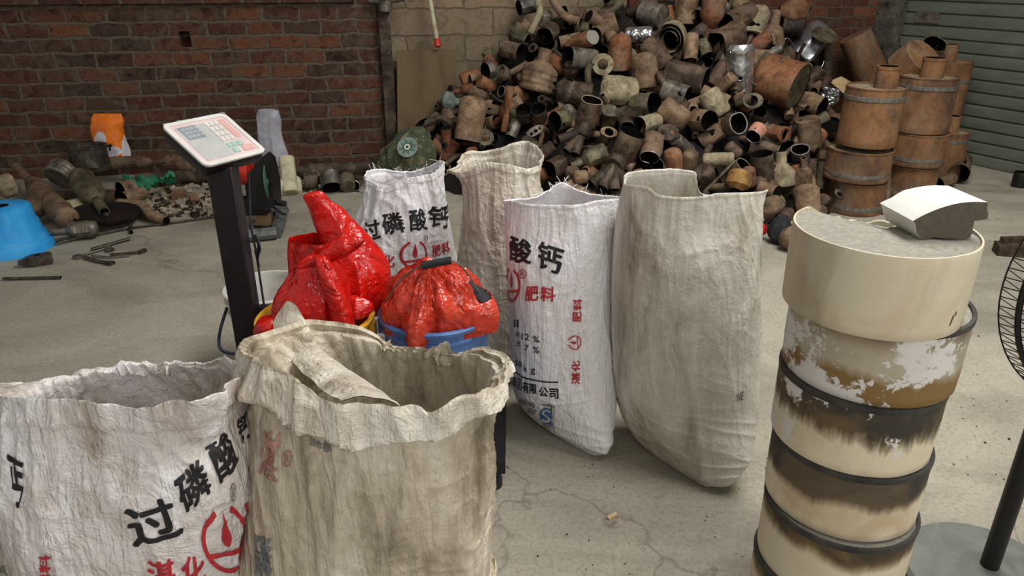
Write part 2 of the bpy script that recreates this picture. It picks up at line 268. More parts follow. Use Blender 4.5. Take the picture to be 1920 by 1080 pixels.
# ------------------------------------------------------------------ mesh builder
class MB:
    def __init__(s): s.v = []; s.f = []; s.m = []
    def add(s, vs, fs, mi=0):
        o = len(s.v); s.v += [Vector(p) for p in vs]
        for f in fs: s.f.append([i+o for i in f]); s.m.append(mi)
    def grid(s, rows, mi=0, closed=True, cap0=False, cap1=False):
        n = len(rows[0]); vs = [p for r in rows for p in r]; fs = []
        for j in range(len(rows)-1):
            for i in range(n if closed else n-1):
                k = (i+1) % n; fs.append([j*n+i, j*n+k, (j+1)*n+k, (j+1)*n+i])
        if cap0: fs.append(list(range(n))[::-1])
        if cap1: fs.append([(len(rows)-1)*n+i for i in range(n)])
        s.add(vs, fs, mi)
    def lathe(s, prof, n=28, mi=0, oval=1., pw=2., mat=None, dent=0., seed=0., mis=None):
        rows = []
        for r, z in prof:
            row = []
            for i in range(n):
                a = 2*PI*i/n; c, q = math.cos(a), math.sin(a)
                if pw != 2.: c, q = math.copysign(abs(c)**(2/pw), c), math.copysign(abs(q)**(2/pw), q)
                p = Vector((r*c, r*q*oval, z))
                if dent and r > 0:
                    d = noise.noise(p*(1.6/max(prof, key=lambda t: t[0])[0])+Vector((seed, seed*.7, seed*1.3)))
                    p.x *= 1+dent*d; p.y *= 1+dent*d
                row.append(mat @ p if mat else p)
            rows.append(row)
        if mis is None: s.grid(rows, mi)
        else:
            for j in range(len(rows)-1): s.grid(rows[j:j+2], mis[j])
    def tube(s, pts, rad, n=10, mi=0, cap=True, oval=1.):
        pts = [Vector(p) for p in pts]; m = len(pts); rad = rad if isinstance(rad, (list, tuple)) else [rad]*m
        t0 = (pts[1]-pts[0]).normalized(); up = Vector((0, 0, 1)) if abs(t0.z) < .9 else Vector((1, 0, 0)); x = t0.cross(up).normalized(); rows = []
        for i, p in enumerate(pts):
            t = ((pts[min(i+1, m-1)]-p).normalized()+(p-pts[max(i-1, 0)]).normalized()); t = t.normalized() if t.length > 1e-9 else t0
            x = (x-t*x.dot(t)).normalized(); y = t.cross(x)
            rows.append([p+(x*math.cos(2*PI*k/n)+y*math.sin(2*PI*k/n)*oval)*rad[i] for k in range(n)])
        s.grid(rows, mi, True, cap, cap)
    def box(s, c, d, mi=0, M=None):
        c = Vector(c); x, y, z = [k/2 for k in d]
        vs = [c+Vector((i*x, j*y, k*z)) for i in (-1, 1) for j in (-1, 1) for k in (-1, 1)]
        if M: vs = [M @ p for p in vs]
        s.add(vs, [[0, 1, 3, 2], [4, 6, 7, 5], [0, 4, 5, 1], [2, 3, 7, 6], [0, 2, 6, 4], [1, 5, 7, 3]], mi)
    def plate(s, outer, holes, z0, z1, mi=0, M=None):
        loops = [[Vector((p[0], p[1], 0)) for p in l] for l in [outer]+holes]; flat = [p for l in loops for p in l]
        T = lambda p, z: (M @ Vector((p.x, p.y, z))) if M else Vector((p.x, p.y, z))
        tri = tessellate_polygon(loops); k = len(flat)
        vs = [T(p, z0) for p in flat]+[T(p, z1) for p in flat]; fs = []
        for t in tri: fs += [[t[0], t[1], t[2]], [k+t[2], k+t[1], k+t[0]]]
        o = 0
        for l in loops:
            for i in range(len(l)):
                j = (i+1) % len(l); fs.append([o+i, o+j, k+o+j, k+o+i])
            o += len(l)
        s.add(vs, fs, mi)
    def build(s, name, mats, parent=None, M=None, ang=38, fix=True):
        me = bpy.data.meshes.new(name); me.from_pydata(s.v, [], s.f)
        for m in (mats if isinstance(mats, (list, tuple)) else [mats]): me.materials.append(MATS[m])
        me.polygons.foreach_set('material_index', s.m)
        if fix:
            bm = bmesh.new(); bm.from_mesh(me); bmesh.ops.remove_doubles(bm, verts=bm.verts, dist=1e-6); bmesh.ops.recalc_face_normals(bm, faces=bm.faces); bm.to_mesh(me); bm.free()
        me.shade_smooth(); me.set_sharp_from_angle(angle=math.radians(ang))
        o = bpy.data.objects.new(name, me); COL.objects.link(o)
        if parent: o.parent = parent
        if M: o.matrix_local = M
        return o
def circ(r, n=20, cx=0, cy=0, a0=0, oval=1): return [(cx+r*math.cos(a0+2*PI*i/n), cy+r*oval*math.sin(a0+2*PI*i/n)) for i in range(n)]
def tag(o, label=None, cat=None, group=None, kind=None):
    for k, v in (('label', label), ('category', cat), ('group', group), ('kind', kind)):
        if v: o[k] = v
    return o
def thing(name, label, cat, loc=(0, 0, 0), group=None, M=None):
    o = bpy.data.objects.new(name, None); COL.objects.link(o); o.empty_display_size = .1
    if M: o.matrix_world = M
    else: o.location = loc
    return tag(o, label, cat, group)
def frame(P0, P1, roll=0.):
    P0, P1 = Vector(P0), Vector(P1); z = (P1-P0).normalized(); ref = Vector((0, 0, 1)) if abs(z.z) < .95 else Vector((0, 1, 0))
    x = ref.cross(z).normalized(); y = z.cross(x); c, q = math.cos(roll), math.sin(roll)
    x, y = x*c+y*q, y*c-x*q
    return Matrix(((x.x, y.x, z.x, P0.x), (x.y, y.y, z.y, P0.y), (x.z, y.z, z.z, P0.z), (0, 0, 0, 1)))
def catmull(pts, t):
    n = len(pts); t = clamp(t, 0, n-1-1e-9); i = int(t); f = t-i
    p0, p1, p2, p3 = pts[max(i-1, 0)], pts[i], pts[i+1], pts[min(i+2, n-1)]
    return .5*((2*p1)+(p2-p0)*f+(2*p0-5*p1+4*p2-p3)*f*f+(3*p1-p0-3*p2+p3)*f*f*f)
def smooth_path(pts, n=24):
    pts = [Vector(p) for p in pts]; return [catmull(pts, (len(pts)-1)*i/(n-1)) for i in range(n)]
def resample(pts, n, smooth=True):
    pts = [Vector(p) for p in pts]; fine = [catmull(pts, (len(pts)-1)*i/199) for i in range(200)] if smooth else pts
    L = [0.]
    for i in range(1, len(fine)): L.append(L[-1]+(fine[i]-fine[i-1]).length)
    out = []; j = 0
    for i in range(n):
        d = L[-1]*i/(n-1)
        while j < len(fine)-2 and L[j+1] < d: j += 1
        out.append(fine[j].lerp(fine[j+1], clamp((d-L[j])/max(L[j+1]-L[j], 1e-9))))
    return out

# ------------------------------------------------------------------ the setting
def struct(o): o['kind'] = 'structure'; return o
m = MB(); m.box((0.5, 4, -.06), (15, 13, .12)); struct(m.build('floor', 'concrete'))
WA = math.radians(10); WD = Vector((math.cos(WA), math.sin(WA), 0)); WNRM = Vector((math.sin(WA), -math.cos(WA), 0)); W0 = Vector((-1., 5.95, 0))
def wall_hit(px, py, off=0.):
    d = ray(px, py); o = W0+WNRM*off; return CP+d*((o-CP).dot(WNRM)/d.dot(WNRM))
def wall_s(px, py, off=0.): p = wall_hit(px, py, off); return (p-W0).dot(WD), p.z
WM = Matrix(((WD.x, -WNRM.x, 0, W0.x), (WD.y, -WNRM.y, 0, W0.y), (0, 0, 1, 0), (0, 0, 0, 1)))      # local x along the wall, y into it
XZ = Matrix(((1, 0, 0, 0), (0, 0, 1, 0), (0, 1, 0, 0), (0, 0, 0, 1)))
s_post = wall_s(722, 150)[0]; s_mid = wall_s(1180, 60)[0]; s_end = (Vector((3.29, 6.71, 0))-W0).dot(WD)
hx0, hz1 = wall_s(334, 59); hx1, hz0 = wall_s(360, 88)
m = MB(); m.plate([(-6.5, -.0), (s_post, -.0), (s_post, 3.9), (-6.5, 3.9)], [[(hx0, hz0), (hx1, hz0), (hx1, hz1), (hx0, hz1)]], 0, .12, 0, XZ); m.box(((hx0+hx1)/2, .145, (hz0+hz1)/2), (.3, .05, .3))
struct(m.build('wall_back_left', 'brick_old', M=WM))
m = MB(); m.box(((s_post+s_mid)/2, .2, 1.95), (s_mid-s_post, .2, 3.9)); struct(m.build('wall_back', 'block_pale', M=WM))
m = MB(); m.box(((s_end+s_mid)/2+.3, .14, 1.95), (s_end-s_mid+.6, .2, 3.9)); struct(m.build('wall_back_right', 'brick_right', M=WM))
zt = wall_s(200, 7)[1]
m = MB(); m.box(((-6.5+s_post-.2)/2, -.02, zt+.2), (6.3+s_post, .06, .4)); struct(m.build('trim_1', 'brick_old', M=WM))
# post at the corner of the brick wall
m = MB(); xs, _ = wall_s(726, 120, .05); m.box((xs, -.03, 1.9), (.085, .09, 3.8)); struct(m.build('trim_2', 'rust_dark', M=WM))
m = MB(); m.box((0.5, 6.6, 4.25), (15, 5.6, .1)); struct(m.build('ceiling_sky_block', 'weld_grey'))  # unseen roof over the back only, added to keep sky light off it
# roller shutter, its slats rolled from one sheet profile
S0 = Vector((3.29, 6.71, 0)); SD = Vector((.5, -.866, 0)); SNV = Vector((-.866, -.5, 0)); SLEN = 5.
m = MB(); prof = []
z = 0.
while z < 3.6:
    prof += [(0., z), (.012, z+.006), (.016, z+.035), (.012, z+.074), (.0, z+.082), (-.006, z+.088)]; z += .094
rows = [[S0+SNV*d+Vector((0, 0, zz)) for d, zz in prof], [S0+SD*SLEN+SNV*d+Vector((0, 0, zz)) for d, zz in prof]]
m.grid([[a, b] for a, b in zip(*rows)], 0, False); sh = struct(m.build('door_1', 'shutter_paint', ang=25))
def sh_hit(px, py, off=.02):
    d = ray(px, py); o = S0+SNV*off; return CP+d*((o-CP).dot(SNV)/d.dot(SNV))
m = MB(); a, b = sh_hit(1717, 27), sh_hit(1761, 38); n_ = (b-a).dot(SD); c = (a+b)/2
SM = Matrix(((SD.x, SNV.x, 0, c.x), (SD.y, SNV.y, 0, c.y), (0, 0, 1, c.z), (0, 0, 0, 1)))
m.box((0, 0, 0), (n_, .012, .085)); m.box((0, .01, 0), (.02, .012, .02)); m.build('lock_plate', 'steel_dull', sh, SM)
m = MB(); m.box((.02, .1, 1.9), (.16, .1, 3.8)); m.box((-.1, .06, 1.9), (.08, .2, 3.8)); struct(m.build('trim_3', 'steel_dull', M=Matrix(((SD.x, SNV.x, 0, S0.x), (SD.y, SNV.y, 0, S0.y), (0, 0, 1, 0), (0, 0, 0, 1)))))

# ------------------------------------------------------------------ lettering
GLY = {}
def glyph(ch, bold=.012):
    if ch in GLY: return GLY[ch]
    cu = bpy.data.curves.new('glyph', 'FONT'); cu.body = ch; cu.resolution_u = 3
    o = bpy.data.objects.new('glyph', cu); COL.objects.link(o); dg = bpy.context.evaluated_depsgraph_get(); me = o.evaluated_get(dg).to_mesh()
    me.calc_loop_triangles(); vs = [(v.co.x, v.co.y) for v in me.vertices]; ts = [tuple(t.vertices) for t in me.loop_triangles]
    o.evaluated_get(dg).to_mesh_clear(); bpy.data.objects.remove(o); bpy.data.curves.remove(cu)
    xs = [v[0] for v in vs] or [0, 1]; ys = [v[1] for v in vs] or [0, 1]; w_, h_ = max(xs)-min(xs) or 1, max(ys)-min(ys) or 1
    sh_ = ((0, 0), (.03, .012), (-.03, -.012), (.012, -.025), (-.012, .025)) if ord(ch[0]) > 0x3000 and len(ch) == 1 else ((0, 0), (.02, 0))
    GLY[ch] = [[((vs[i][0]-min(xs))/w_+dx, (vs[i][1]-min(ys))/h_+dy) for i in t] for dx, dy in sh_ for t in ts]; return GLY[ch]
def arc_strip(cx, cy, r0, r1, a0, a1, n=28):
    out = []
    for i in range(n):
        t0, t1 = a0+(a1-a0)*i/n, a0+(a1-a0)*(i+1)/n; p = [(cx+r*math.cos(t), cy+r*math.sin(t)) for t in (t0, t1) for r in (r0, r1)]
        out += [[p[0], p[1], p[3]], [p[0], p[3], p[2]]]
    return out
def poly(pts):
    return [[pts[i] for i in t] for t in tessellate_polygon([[Vector((p[0], p[1], 0)) for p in pts]])]
drop = [(.5, .93), (.47, .78), (.41, .62), (.4, .52), (.44, .44), (.5, .41), (.56, .44), (.6, .52), (.59, .62), (.53, .78)]
GLY['@logo'] = arc_strip(.5, .5, .42, .5, math.radians(112), math.radians(428), 40)+poly(drop)+poly([(.07, .3), (.3, .33), (.6, .36), (.93, .38), (.93, .31), (.6, .29), (.3, .26), (.09, .23)])
GLY['@reg'] = arc_strip(.5, .5, .42, .5, 0, 2*PI, 28)+[[(.28+.44*p[0], .22+.56*p[1]) for p in t] for t in glyph('R')]
GLY['@bar'] = [[(0, 0), (1, 0), (1, 1)], [(0, 0), (1, 1), (0, 1)]]
t_ = .035; GLY['@box'] = [[(x0+(x1-x0)*p[0], y0+(y1-y0)*p[1]) for p in t] for x0, x1, y0, y1 in ((0, 1, 0, t_), (0, 1, 1-t_, 1), (0, t_, 0, 1), (1-t_, 1, 0, 1)) for t in GLY['@bar']]
GLY['@q'] = arc_strip(.5, .54, .0, .46, 0, 2*PI, 28)+poly([(.5, .16), (.7, .1), (.95, .0), (1, .06), (.82, .22)])
def clip(poly_, ax, val, keep):
    out = []
    for i in range(len(poly_)):
        a, b = poly_[i], poly_[(i+1) % len(poly_)]; ia, ib = (a[ax] >= val) == keep, (b[ax] >= val) == keep
        if ia: out.append(a)
        if ia != ib:
            t = (val-a[ax])/(b[ax]-a[ax]); q = [a[0]+(b[0]-a[0])*t, a[1]+(b[1]-a[1])*t]; q[ax] = val; out.append(tuple(q))
    return out

# ------------------------------------------------------------------ woven sacks: rings lofted to an open rim, folds pressed in, then printed
def rdg(n_, k): return max(0., 1-abs(n_)*k)**1.6
class Sack:
    def __init__(s, name, label, y0, rings, front, back, mats, seed=0, amp=.007, crumple=.003, cuff=None, nu=340, nv=230, depth_=.35, bottom_wr=.004, thick=.006, group=None, threads=None, freq=1., big=.008):
        half = nu//2; R = []
        for r in rings:
            if r[0] == 'w': _, z, cx, cy, a, b, n, sh_ = r
            else:
                py, xl, xr, b, n, sh_ = r[:6]; dy = r[6] if len(r) > 6 else 0
                L, Rr = Y(xl, py, y0+dy), Y(xr, py, y0+dy); cx, a, z, cy = (L.x+Rr.x)/2, (Rr.x-L.x)/2, (L.z+Rr.z)/2, y0+dy
            row = []
            for i in range(nu):
                f = PI+2*PI*i/nu; c, q = math.cos(f), math.sin(f); c, q = math.copysign(abs(c)**(2/n), c), math.copysign(abs(q)**(2/n), q)
                row.append(Vector((cx+a*c, cy+sh_*a*c+b*q, z)))
            R.append(row)
        fr = resample([Y(p[0], p[1], y0+p[2]) for p in front], half+1); bk = resample([Y(p[0], p[1], y0+p[2]) for p in [front[-1]]+back+[front[0]]], half+1)
        R.append(fr[:-1]+bk[:-1])
        L = [0.]
        for j in range(1, len(R)): L.append(L[-1]+sum((R[j][i]-R[j-1][i]).length for i in range(0, nu, 10))/(nu/10))
        P = []
        for j in range(nv+1):
            d = L[-1]*j/nv; k = 0
            while k < len(R)-2 and L[k+1] < d: k += 1
            t = k+clamp((d-L[k])/(L[k+1]-L[k])); P.append([catmull([R[x][i] for x in range(len(R))], t) for i in range(nu)])
        s.nu, s.nv, s.len = nu, nv, L[-1]; so = Vector((seed*3.1, seed*1.7, seed*.9)); O = []
        nz = noise.noise
        cufs = set()
        for j in range(nv+1):
            cen = sum(P[j], Vector())/nu; row = []; v = j/nv; drim = L[-1]*(1-v)
            wt = .25+.75*sst(.15, .85, v); wb = 1-sst(.1, .55, v)
            for i in range(nu):
                p = P[j][i]; a = P[j][(i+1) % nu]-P[j][i-1]; up_ = P[min(j+1, nv)][i]-P[max(j-1, 0)][i]; n_ = a.cross(up_)
                n_ = n_.normalized() if n_.length > 1e-12 else Vector((0, 0, 1))
                if n_.dot(p-cen) < 0: n_ = -n_
                q = p+so
                wr = nz(q*3.1)*.05; lean = Vector(((q.x+wr)*freq+q.z*.08, (q.y+wr)*freq, q.z*.085))
                f1 = rdg(nz(lean*9), 2.6)-.35; f2 = rdg(nz(lean*19+Vector((5, 3, 1))), 2.6)-.35; f3 = nz(Vector((q.x*4, q.y*4, q.z*2))); f4 = rdg(nz(lean*38+Vector((1, 8, 2))), 2.4)-.35
                cr = rdg(nz(q*15+Vector((0, 0, nz(q*7)*2))), 3.)-.3; cr2 = nz(q*46)
                hb = rdg(nz(Vector((q.x*4, q.y*4, q.z*22+nz(q*6)*1.3))), 2.6)-.35
                d = wt*(amp*(f1*.95+f2*.7+f4*.3)+amp*1.2*f3+big*nz(Vector((q.x*3.2+q.z*2.2, q.y*3, q.z*1.6))))+crumple*(cr*.9+cr2*.4)*(.4+.6*wt)+bottom_wr*wb*hb
                if cuff:
                    hc = cuff[0]*(1+.35*nz(Vector((i/nu*18, seed, 0))))*(cuff[2](i/nu) if len(cuff) > 2 else 1)
                    d += cuff[1]*(1-sst(hc-.004, hc+.002, drim))*(.8+.5*nz(q*14))*(.5+.6*clamp(drim/hc)); cf = drim < hc
                    if cf: cufs.add((j, i))
                sm = sst(0, .05, v)
                pp = p+n_*d*sm
                if j < 8: pp.z = max(pp.z, .004)
                row.append(pp)
            O.append(row)
        s.O = O; s.mb = MB(); cb = sum(O[0], Vector())/nu; cb.z = .003
        n_in = int(nv*min(.95, depth_/L[-1])); inner = []
        cens = [sum(r, Vector())/nu for r in O]
        for k in range(n_in+1):
            j = nv-k; th = thick*(.45 if k == 0 else 1.)
            inner.append([p+(cens[j]-p).normalized()*(th+(cuff[1]*.8*clamp(1-abs(k/(nv*.06)-.0)) if cuff else 0)*0) for p in O[j]])
        lipc = [[(O[nv][i]+inner[0][i])/2+Vector((0, 0, thick*.35)) for i in range(nu)]]
        s.rows = O; s.mb.grid(O, 0)
        if cuff and len(cuff) > 3:
            for j, i in cufs:
                if j < nv: s.mb.m[j*nu+i] = 1
        s.mb.add([cb]+O[0], [[0, i+1, (i+1) % nu+1] for i in range(nu)])
        s.mb.grid([O[nv]]+lipc+inner, 0); cb2 = sum(inner[-1], Vector())/nu; cb2.z -= .03
        s.mb.add([cb2]+inner[-1], [[0, i+1, (i+1) % nu+1] for i in range(nu)])
        s.bvh = BVHTree.FromPolygons([p for r in O for p in r], [[j*nu+i, j*nu+(i+1) % nu, (j+1)*nu+(i+1) % nu, (j+1)*nu+i] for j in range(nv) for i in range(nu)])
        s.mats = list(mats); s.name, s.label, s.group, s.threads, s.seed = name, label, group, threads, seed
    def uv(s, px, py):
        d = ray(px, py).normalized(); h = s.bvh.ray_cast(CP, d)
        if h[0] is None: h = s.bvh.find_nearest(CP+d*(depth(s.O[s.nv//2][s.nu//4])/d.dot(FW)))
        j, i = divmod(h[2], s.nu); p00, p10, p01 = s.O[j][i], s.O[j][(i+1) % s.nu], s.O[j+1][i]; e1, e2, r = p10-p00, p01-p00, h[0]-p00
        a11, a12, a22, b1, b2 = e1.dot(e1), e1.dot(e2), e2.dot(e2), r.dot(e1), r.dot(e2); dt = a11*a22-a12*a12 or 1e-12
        return i+clamp((b1*a22-b2*a12)/dt), j+clamp((a11*b2-a12*b1)/dt)
    def print(s, key, quad, mat, dom=(0, 1), off=.0026):
        tris = GLY[key] if key in GLY else glyph(key)
        if mat not in s.mats: s.mats.append(mat)
        mi = s.mats.index(mat); c = [list(s.uv(*q)) for q in quad]
        for k in c:
            if k[0]-c[0][0] > s.nu/2: k[0] -= s.nu
            if k[0]-c[0][0] < -s.nu/2: k[0] += s.nu
        tl, tr, br, bl = c
        def mp(x, y):
            x = (x-dom[0])/(dom[1]-dom[0]); return tuple((tl[k]*(1-x)+tr[k]*x)*y+(bl[k]*(1-x)+br[k]*x)*(1-y) for k in (0, 1))
        def pos(u, v):
            v = clamp(v, 0, s.nv-1e-6); j, i = int(v), math.floor(u); a, b = u-i, v-j; i0, i1 = i % s.nu, (i+1) % s.nu; O = s.O
            p = (O[j][i0]*(1-a)+O[j][i1]*a)*(1-b)+(O[j+1][i0]*(1-a)+O[j+1][i1]*a)*b
            n_ = (O[j][i1]-O[j][i0]).cross(O[j+1][i0]-O[j][i0]); n_.normalize(); return p+n_*off
        for t in tris:
            T = [mp(*p) for p in t]; us = [p[0] for p in T]; vs = [p[1] for p in T]
            for i in range(math.floor(min(us)), math.ceil(max(us))):
                A = clip(clip(T, 0, i, True), 0, i+1, False)
                if len(A) < 3: continue
                for j in range(math.floor(min(vs)), math.ceil(max(vs))):
                    B = clip(clip(A, 1, j, True), 1, j+1, False)
                    if len(B) >= 3: s.mb.add([pos(*b) for b in B], [list(range(len(B)))], mi)
    def finish(s):
        me_o = s.mb.build(s.name, s.mats, fix=False, ang=70); tag(me_o, s.label, 'sack', s.group)
        me_o.data.flip_normals() if False else None
        if s.threads:
            rnd = random.Random(s.seed); tb = MB()
            for i0, i1, n in s.threads:
                for k in range(n):
                    i = rnd.randint(int(i0*s.nu), int(i1*s.nu)) % s.nu; p = s.O[s.nv][i]+Vector((0, 0, -.004)); L_ = rnd.uniform(.012, .04)
                    d = Vector((rnd.uniform(-1, 1), rnd.uniform(-.7, .7), rnd.uniform(.3, 1.1))).normalized()
                    tb.tube(smooth_path([p, p+d*L_*.5, p+d*L_+Vector((rnd.uniform(-.012, .012), rnd.uniform(-.01, .01), -.012*rnd.random()))], 6), .0007, 4)
            o = tb.build('frayed_threads', s.mats[0], me_o); o['kind'] = 'stuff'
        return me_o
def mono(s, items, dom=(0, 1)):
    for key, quad, mat in items: s.print(key, quad, mat)
def rect(x0, y0, x1, y1, sk=0.): return [(x0, y0), (x1, y0+sk), (x1, y1+sk), (x0, y1)]
def ccw(x0, y0, x1, y1): return [(x0, y1), (x0, y0), (x1, y0), (x1, y1)]

# front left white sack
s1 = Sack('fertilizer_sack', 'white printed fertilizer sack at the front left, black and red characters, wide open mouth', 1.12,
    [('w', .004, -.72, 1.14, .15, .13, 2.6, 0), ('w', .05, -.725, 1.14, .185, .17, 2.6, 0), ('w', .2, -.73, 1.13, .2, .185, 2.6, 0), (1090, 66, 455, .185, 2.6, 0), (1000, 62, 461, .18, 2.6, 0), (900, 50, 462, .17, 2.5, 0), (820, 28, 455, .15, 2.5, 0), (765, 6, 444, .13, 2.4, 0)],
    [(-22, 735, 0), (0, 745, -.07), (60, 748, -.1), (140, 751, -.12), (200, 756, -.12), (255, 762, -.12), (320, 748, -.12), (380, 738, -.11), (410, 726, -.07), (440, 705, 0)],
    [(437, 688, .03), (417, 673, .06), (395, 686, .1), (350, 688, .12), (290, 692, .13), (230, 694, .13), (150, 705, .13), (80, 714, .12), (20, 721, .09), (-10, 724, .05)],
    ['sack_white_front'], seed=1, big=.022, amp=.009, crumple=.003, cuff=(.04, .007), depth_=.4)
mono(s1, [('过', [(229, 955), (318, 929), (344, 997), (253, 1024)], 'ink_black'), ('磷', [(325, 899), (374, 858), (399, 917), (347, 966)], 'ink_black'), ('酸', [(384, 837), (421, 801), (445, 861), (412, 905)], 'ink_black'),
    ('钙', [(441, 786), (458, 772), (466, 815), (452, 834)], 'ink_black'), ('@logo', [(370, 955), (452, 930), (463, 1044), (381, 1070)], 'ink_red'), ('@reg', [(429, 907), (440, 904), (441, 938), (430, 941)], 'ink_grey'),
    ('肥', [(454, 945), (472, 936), (473, 984), (460, 988)], 'ink_red'), ('湛', [(276, 1050), (324, 1046), (328, 1099), (278, 1102)], 'ink_red'), ('化', [(340, 1045), (380, 1041), (387, 1094), (342, 1098)], 'ink_red'),
    ('丐', [(15, 853), (44, 868), (40, 950), (26, 948)], 'ink_black'), ('料', ccw(75, 1039, 95, 1073), 'ink_red'), ('肥', ccw(76, 1076, 95, 1108), 'ink_red')])
s1.finish()
# front centre dirty sack with the turned-down cuff
s2 = Sack('fertilizer_sack', 'dirty cream woven sack in the front centre with thick turned-down cuff and open mouth', 1.22,
    [('w', .004, -.27, 1.24, .17, .14, 2.6, 0), ('w', .06, -.27, 1.23, .212, .18, 2.6, 0), ('w', .25, -.265, 1.22, .232, .2, 2.6, 0), (1085, 462, 915, .205, 2.6, 0), (1000, 466, 920, .205, 2.6, 0), (920, 470, 924, .205, 2.6, 0), (850, 474, 927, .205, 2.5, 0), (800, 480, 925, .205, 2.5, 0), (745, 478, 930, .2, 2.4, 0)],
    [(457, 652, 0), (470, 668, -.07), (500, 682, -.12), (538, 701, -.16), (570, 726, -.18), (597, 749, -.19), (637, 753, -.2), (693, 756, -.2), (749, 757, -.2), (790, 760, -.2), (808, 770, -.2), (834, 754, -.2), (879, 731, -.17), (918, 720, -.12), (945, 700, -.06), (957, 681, 0)],
    [(942, 664, .06), (912, 654, .12), (884, 657, .16), (840, 664, .18), (791, 684, .19), (772, 693, .2), (757, 698, .2), (740, 672, .2), (726, 655, .2), (707, 640, .2), (665, 617, .2), (609, 605, .2), (575, 602, .19), (538, 612, .17), (505, 622, .14), (475, 634, .07)],
    ['sack_dirty', 'sack_cuff'], seed=2, amp=.0095, crumple=.0035, cuff=(.056, .026, lambda u: (.72+.28*sst(.05, .2, u)-.4*sst(.32, .42, u)) if u < .5 else .5, 1), depth_=.55, thick=.016)
mono(s2, [('@reg', [(529, 845), (551, 842), (550, 872), (530, 874)], 'ink_red_faded'), ('湛', [(497, 805), (530, 815), (520, 905), (486, 885)], 'ink_red_faded'), ('磷', [(478, 998), (511, 1008), (512, 1082), (476, 1080)], 'ink_slate'),
    ('口', rect(540, 794, 548, 803, 3), 'ink_grey'), ('制', rect(581, 818, 592, 834, 3), 'ink_grey'), ('色', rect(594, 823, 604, 838, 3), 'ink_grey'), ('标', rect(606, 828, 620, 846, 3), 'ink_grey')])
s2o = s2.finish()
A = [Y(*p) for p in ((537, 564, 1.42), (512, 606, 1.415), (530, 648, 1.38), (558, 688, 1.31), (598, 725, 1.2), (640, 752, 1.09))]
B = [Y(*p) for p in ((556, 573, 1.42), (575, 606, 1.415), (602, 655, 1.37), (650, 690, 1.3), (700, 722, 1.2), (750, 760, 1.09))]
ra, rb = resample(A, 40), resample(B, 40); m = MB()
def sheet_pt(a, b, t, k): p = a.lerp(b, t); return p+Vector((0, 0, (.012*math.sin(PI*t)+.006*noise.noise(p*25))*clamp((b-a).length*14)))
top = [[sheet_pt(a, b, i/16, 0) for i in range(17)] for a, b in zip(ra, rb)]
m.grid(top, 0, False); m.grid([[p+Vector((0, .0015, -.003)) for p in r] for r in top], 0, False); m.build('torn_liner', 'sack_cream', s2o, fix=False, ang=60)
# back left white printed sack
s3 = Sack('fertilizer_sack', 'white sack at the back left with frayed mouth, four black characters over red logo', 2.85,
    [('w', .004, -.57, 2.86, .2, .17, 2.5, 0), ('w', .06, -.57, 2.86, .235, .2, 2.5, 0), ('w', .2, -.565, 2.86, .235, .205, 2.5, 0), (520, 662, 862, .19, 2.5, 0), (470, 665, 850, .18, 2.5, 0), (420, 672, 843, .17, 2.4, 0), (375, 684, 838, .15, 2.3, 0)],
    [(683, 332, 0), (700, 345, -.08), (720, 352, -.12), (735, 350, -.13), (760, 336, -.13), (793, 331, -.12), (820, 324, -.08), (836, 308, 0)],
    [(828, 300, .06), (802, 313, .11), (771, 321, .13), (738, 319, .13), (704, 317, .1), (688, 322, .05)],
    ['sack_white'], seed=3, amp=.009, crumple=.004, cuff=(.03, .003), depth_=.3, nu=280, nv=190, threads=[(0, .5, 26), (.55, .95, 26)])
mono(s3, [('过', [(685, 416), (712, 411), (714, 446), (687, 453)], 'ink_black'), ('磷', [(717, 401), (751, 397), (761, 434), (721, 441)], 'ink_black'), ('酸', [(767, 394), (795, 390), (801, 430), (770, 433)], 'ink_black'), ('钙', [(802, 387), (837, 382), (839, 427), (804, 424)], 'ink_black'),
    ('湛', [(697, 482), (714, 480), (714, 503), (697, 504)], 'ink_red'), ('化', [(719, 479), (740, 476), (740, 501), (719, 501)], 'ink_red'), ('@logo', [(749, 450), (801, 449), (802, 502), (750, 507)], 'ink_red'), ('@reg', [(794, 441), (802, 440), (802, 455), (794, 456)], 'ink_grey'),
    ('肥', [(810, 461), (825, 458), (826, 479), (811, 481)], 'ink_red'), ('料', [(827, 456), (841, 451), (841, 475), (829, 477)], 'ink_red')])
s3.finish()
# back middle cream sack
s4 = Sack('fertilizer_sack', 'tall plain cream sack with a rolled round mouth between the two white printed sacks', 2.62,
    [('w', .004, -.12, 2.62, .17, .15, 2.5, 0), ('w', .06, -.12, 2.62, .2, .18, 2.5, 0), ('w', .2, -.11, 2.62, .205, .19, 2.5, 0), (640, 848, 1010, .19, 2.5, 0), (560, 850, 1025, .185, 2.5, 0), (480, 857, 1032, .17, 2.4, 0), (420, 864, 1028, .155, 2.3, 0), (370, 866, 1020, .14, 2.2, 0), (340, 862, 1012, .13, 2.2, 0)],
    [(836, 321, 0), (852, 326, -.07), (880, 321, -.11), (904, 305, -.12), (949, 309, -.12), (988, 317, -.1), (1007, 311, -.05), (1015, 298, 0)],
    [(1013, 283, .05), (1002, 271, .09), (988, 265, .12), (962, 269, .13), (938, 279, .13), (905, 285, .12), (878, 284, .1), (864, 294, .07), (858, 310, .03)],
    ['sack_cream'], seed=4, amp=.009, crumple=.0035, cuff=(.03, .007), depth_=.3, nu=280, nv=190, thick=.008)
s4.finish()
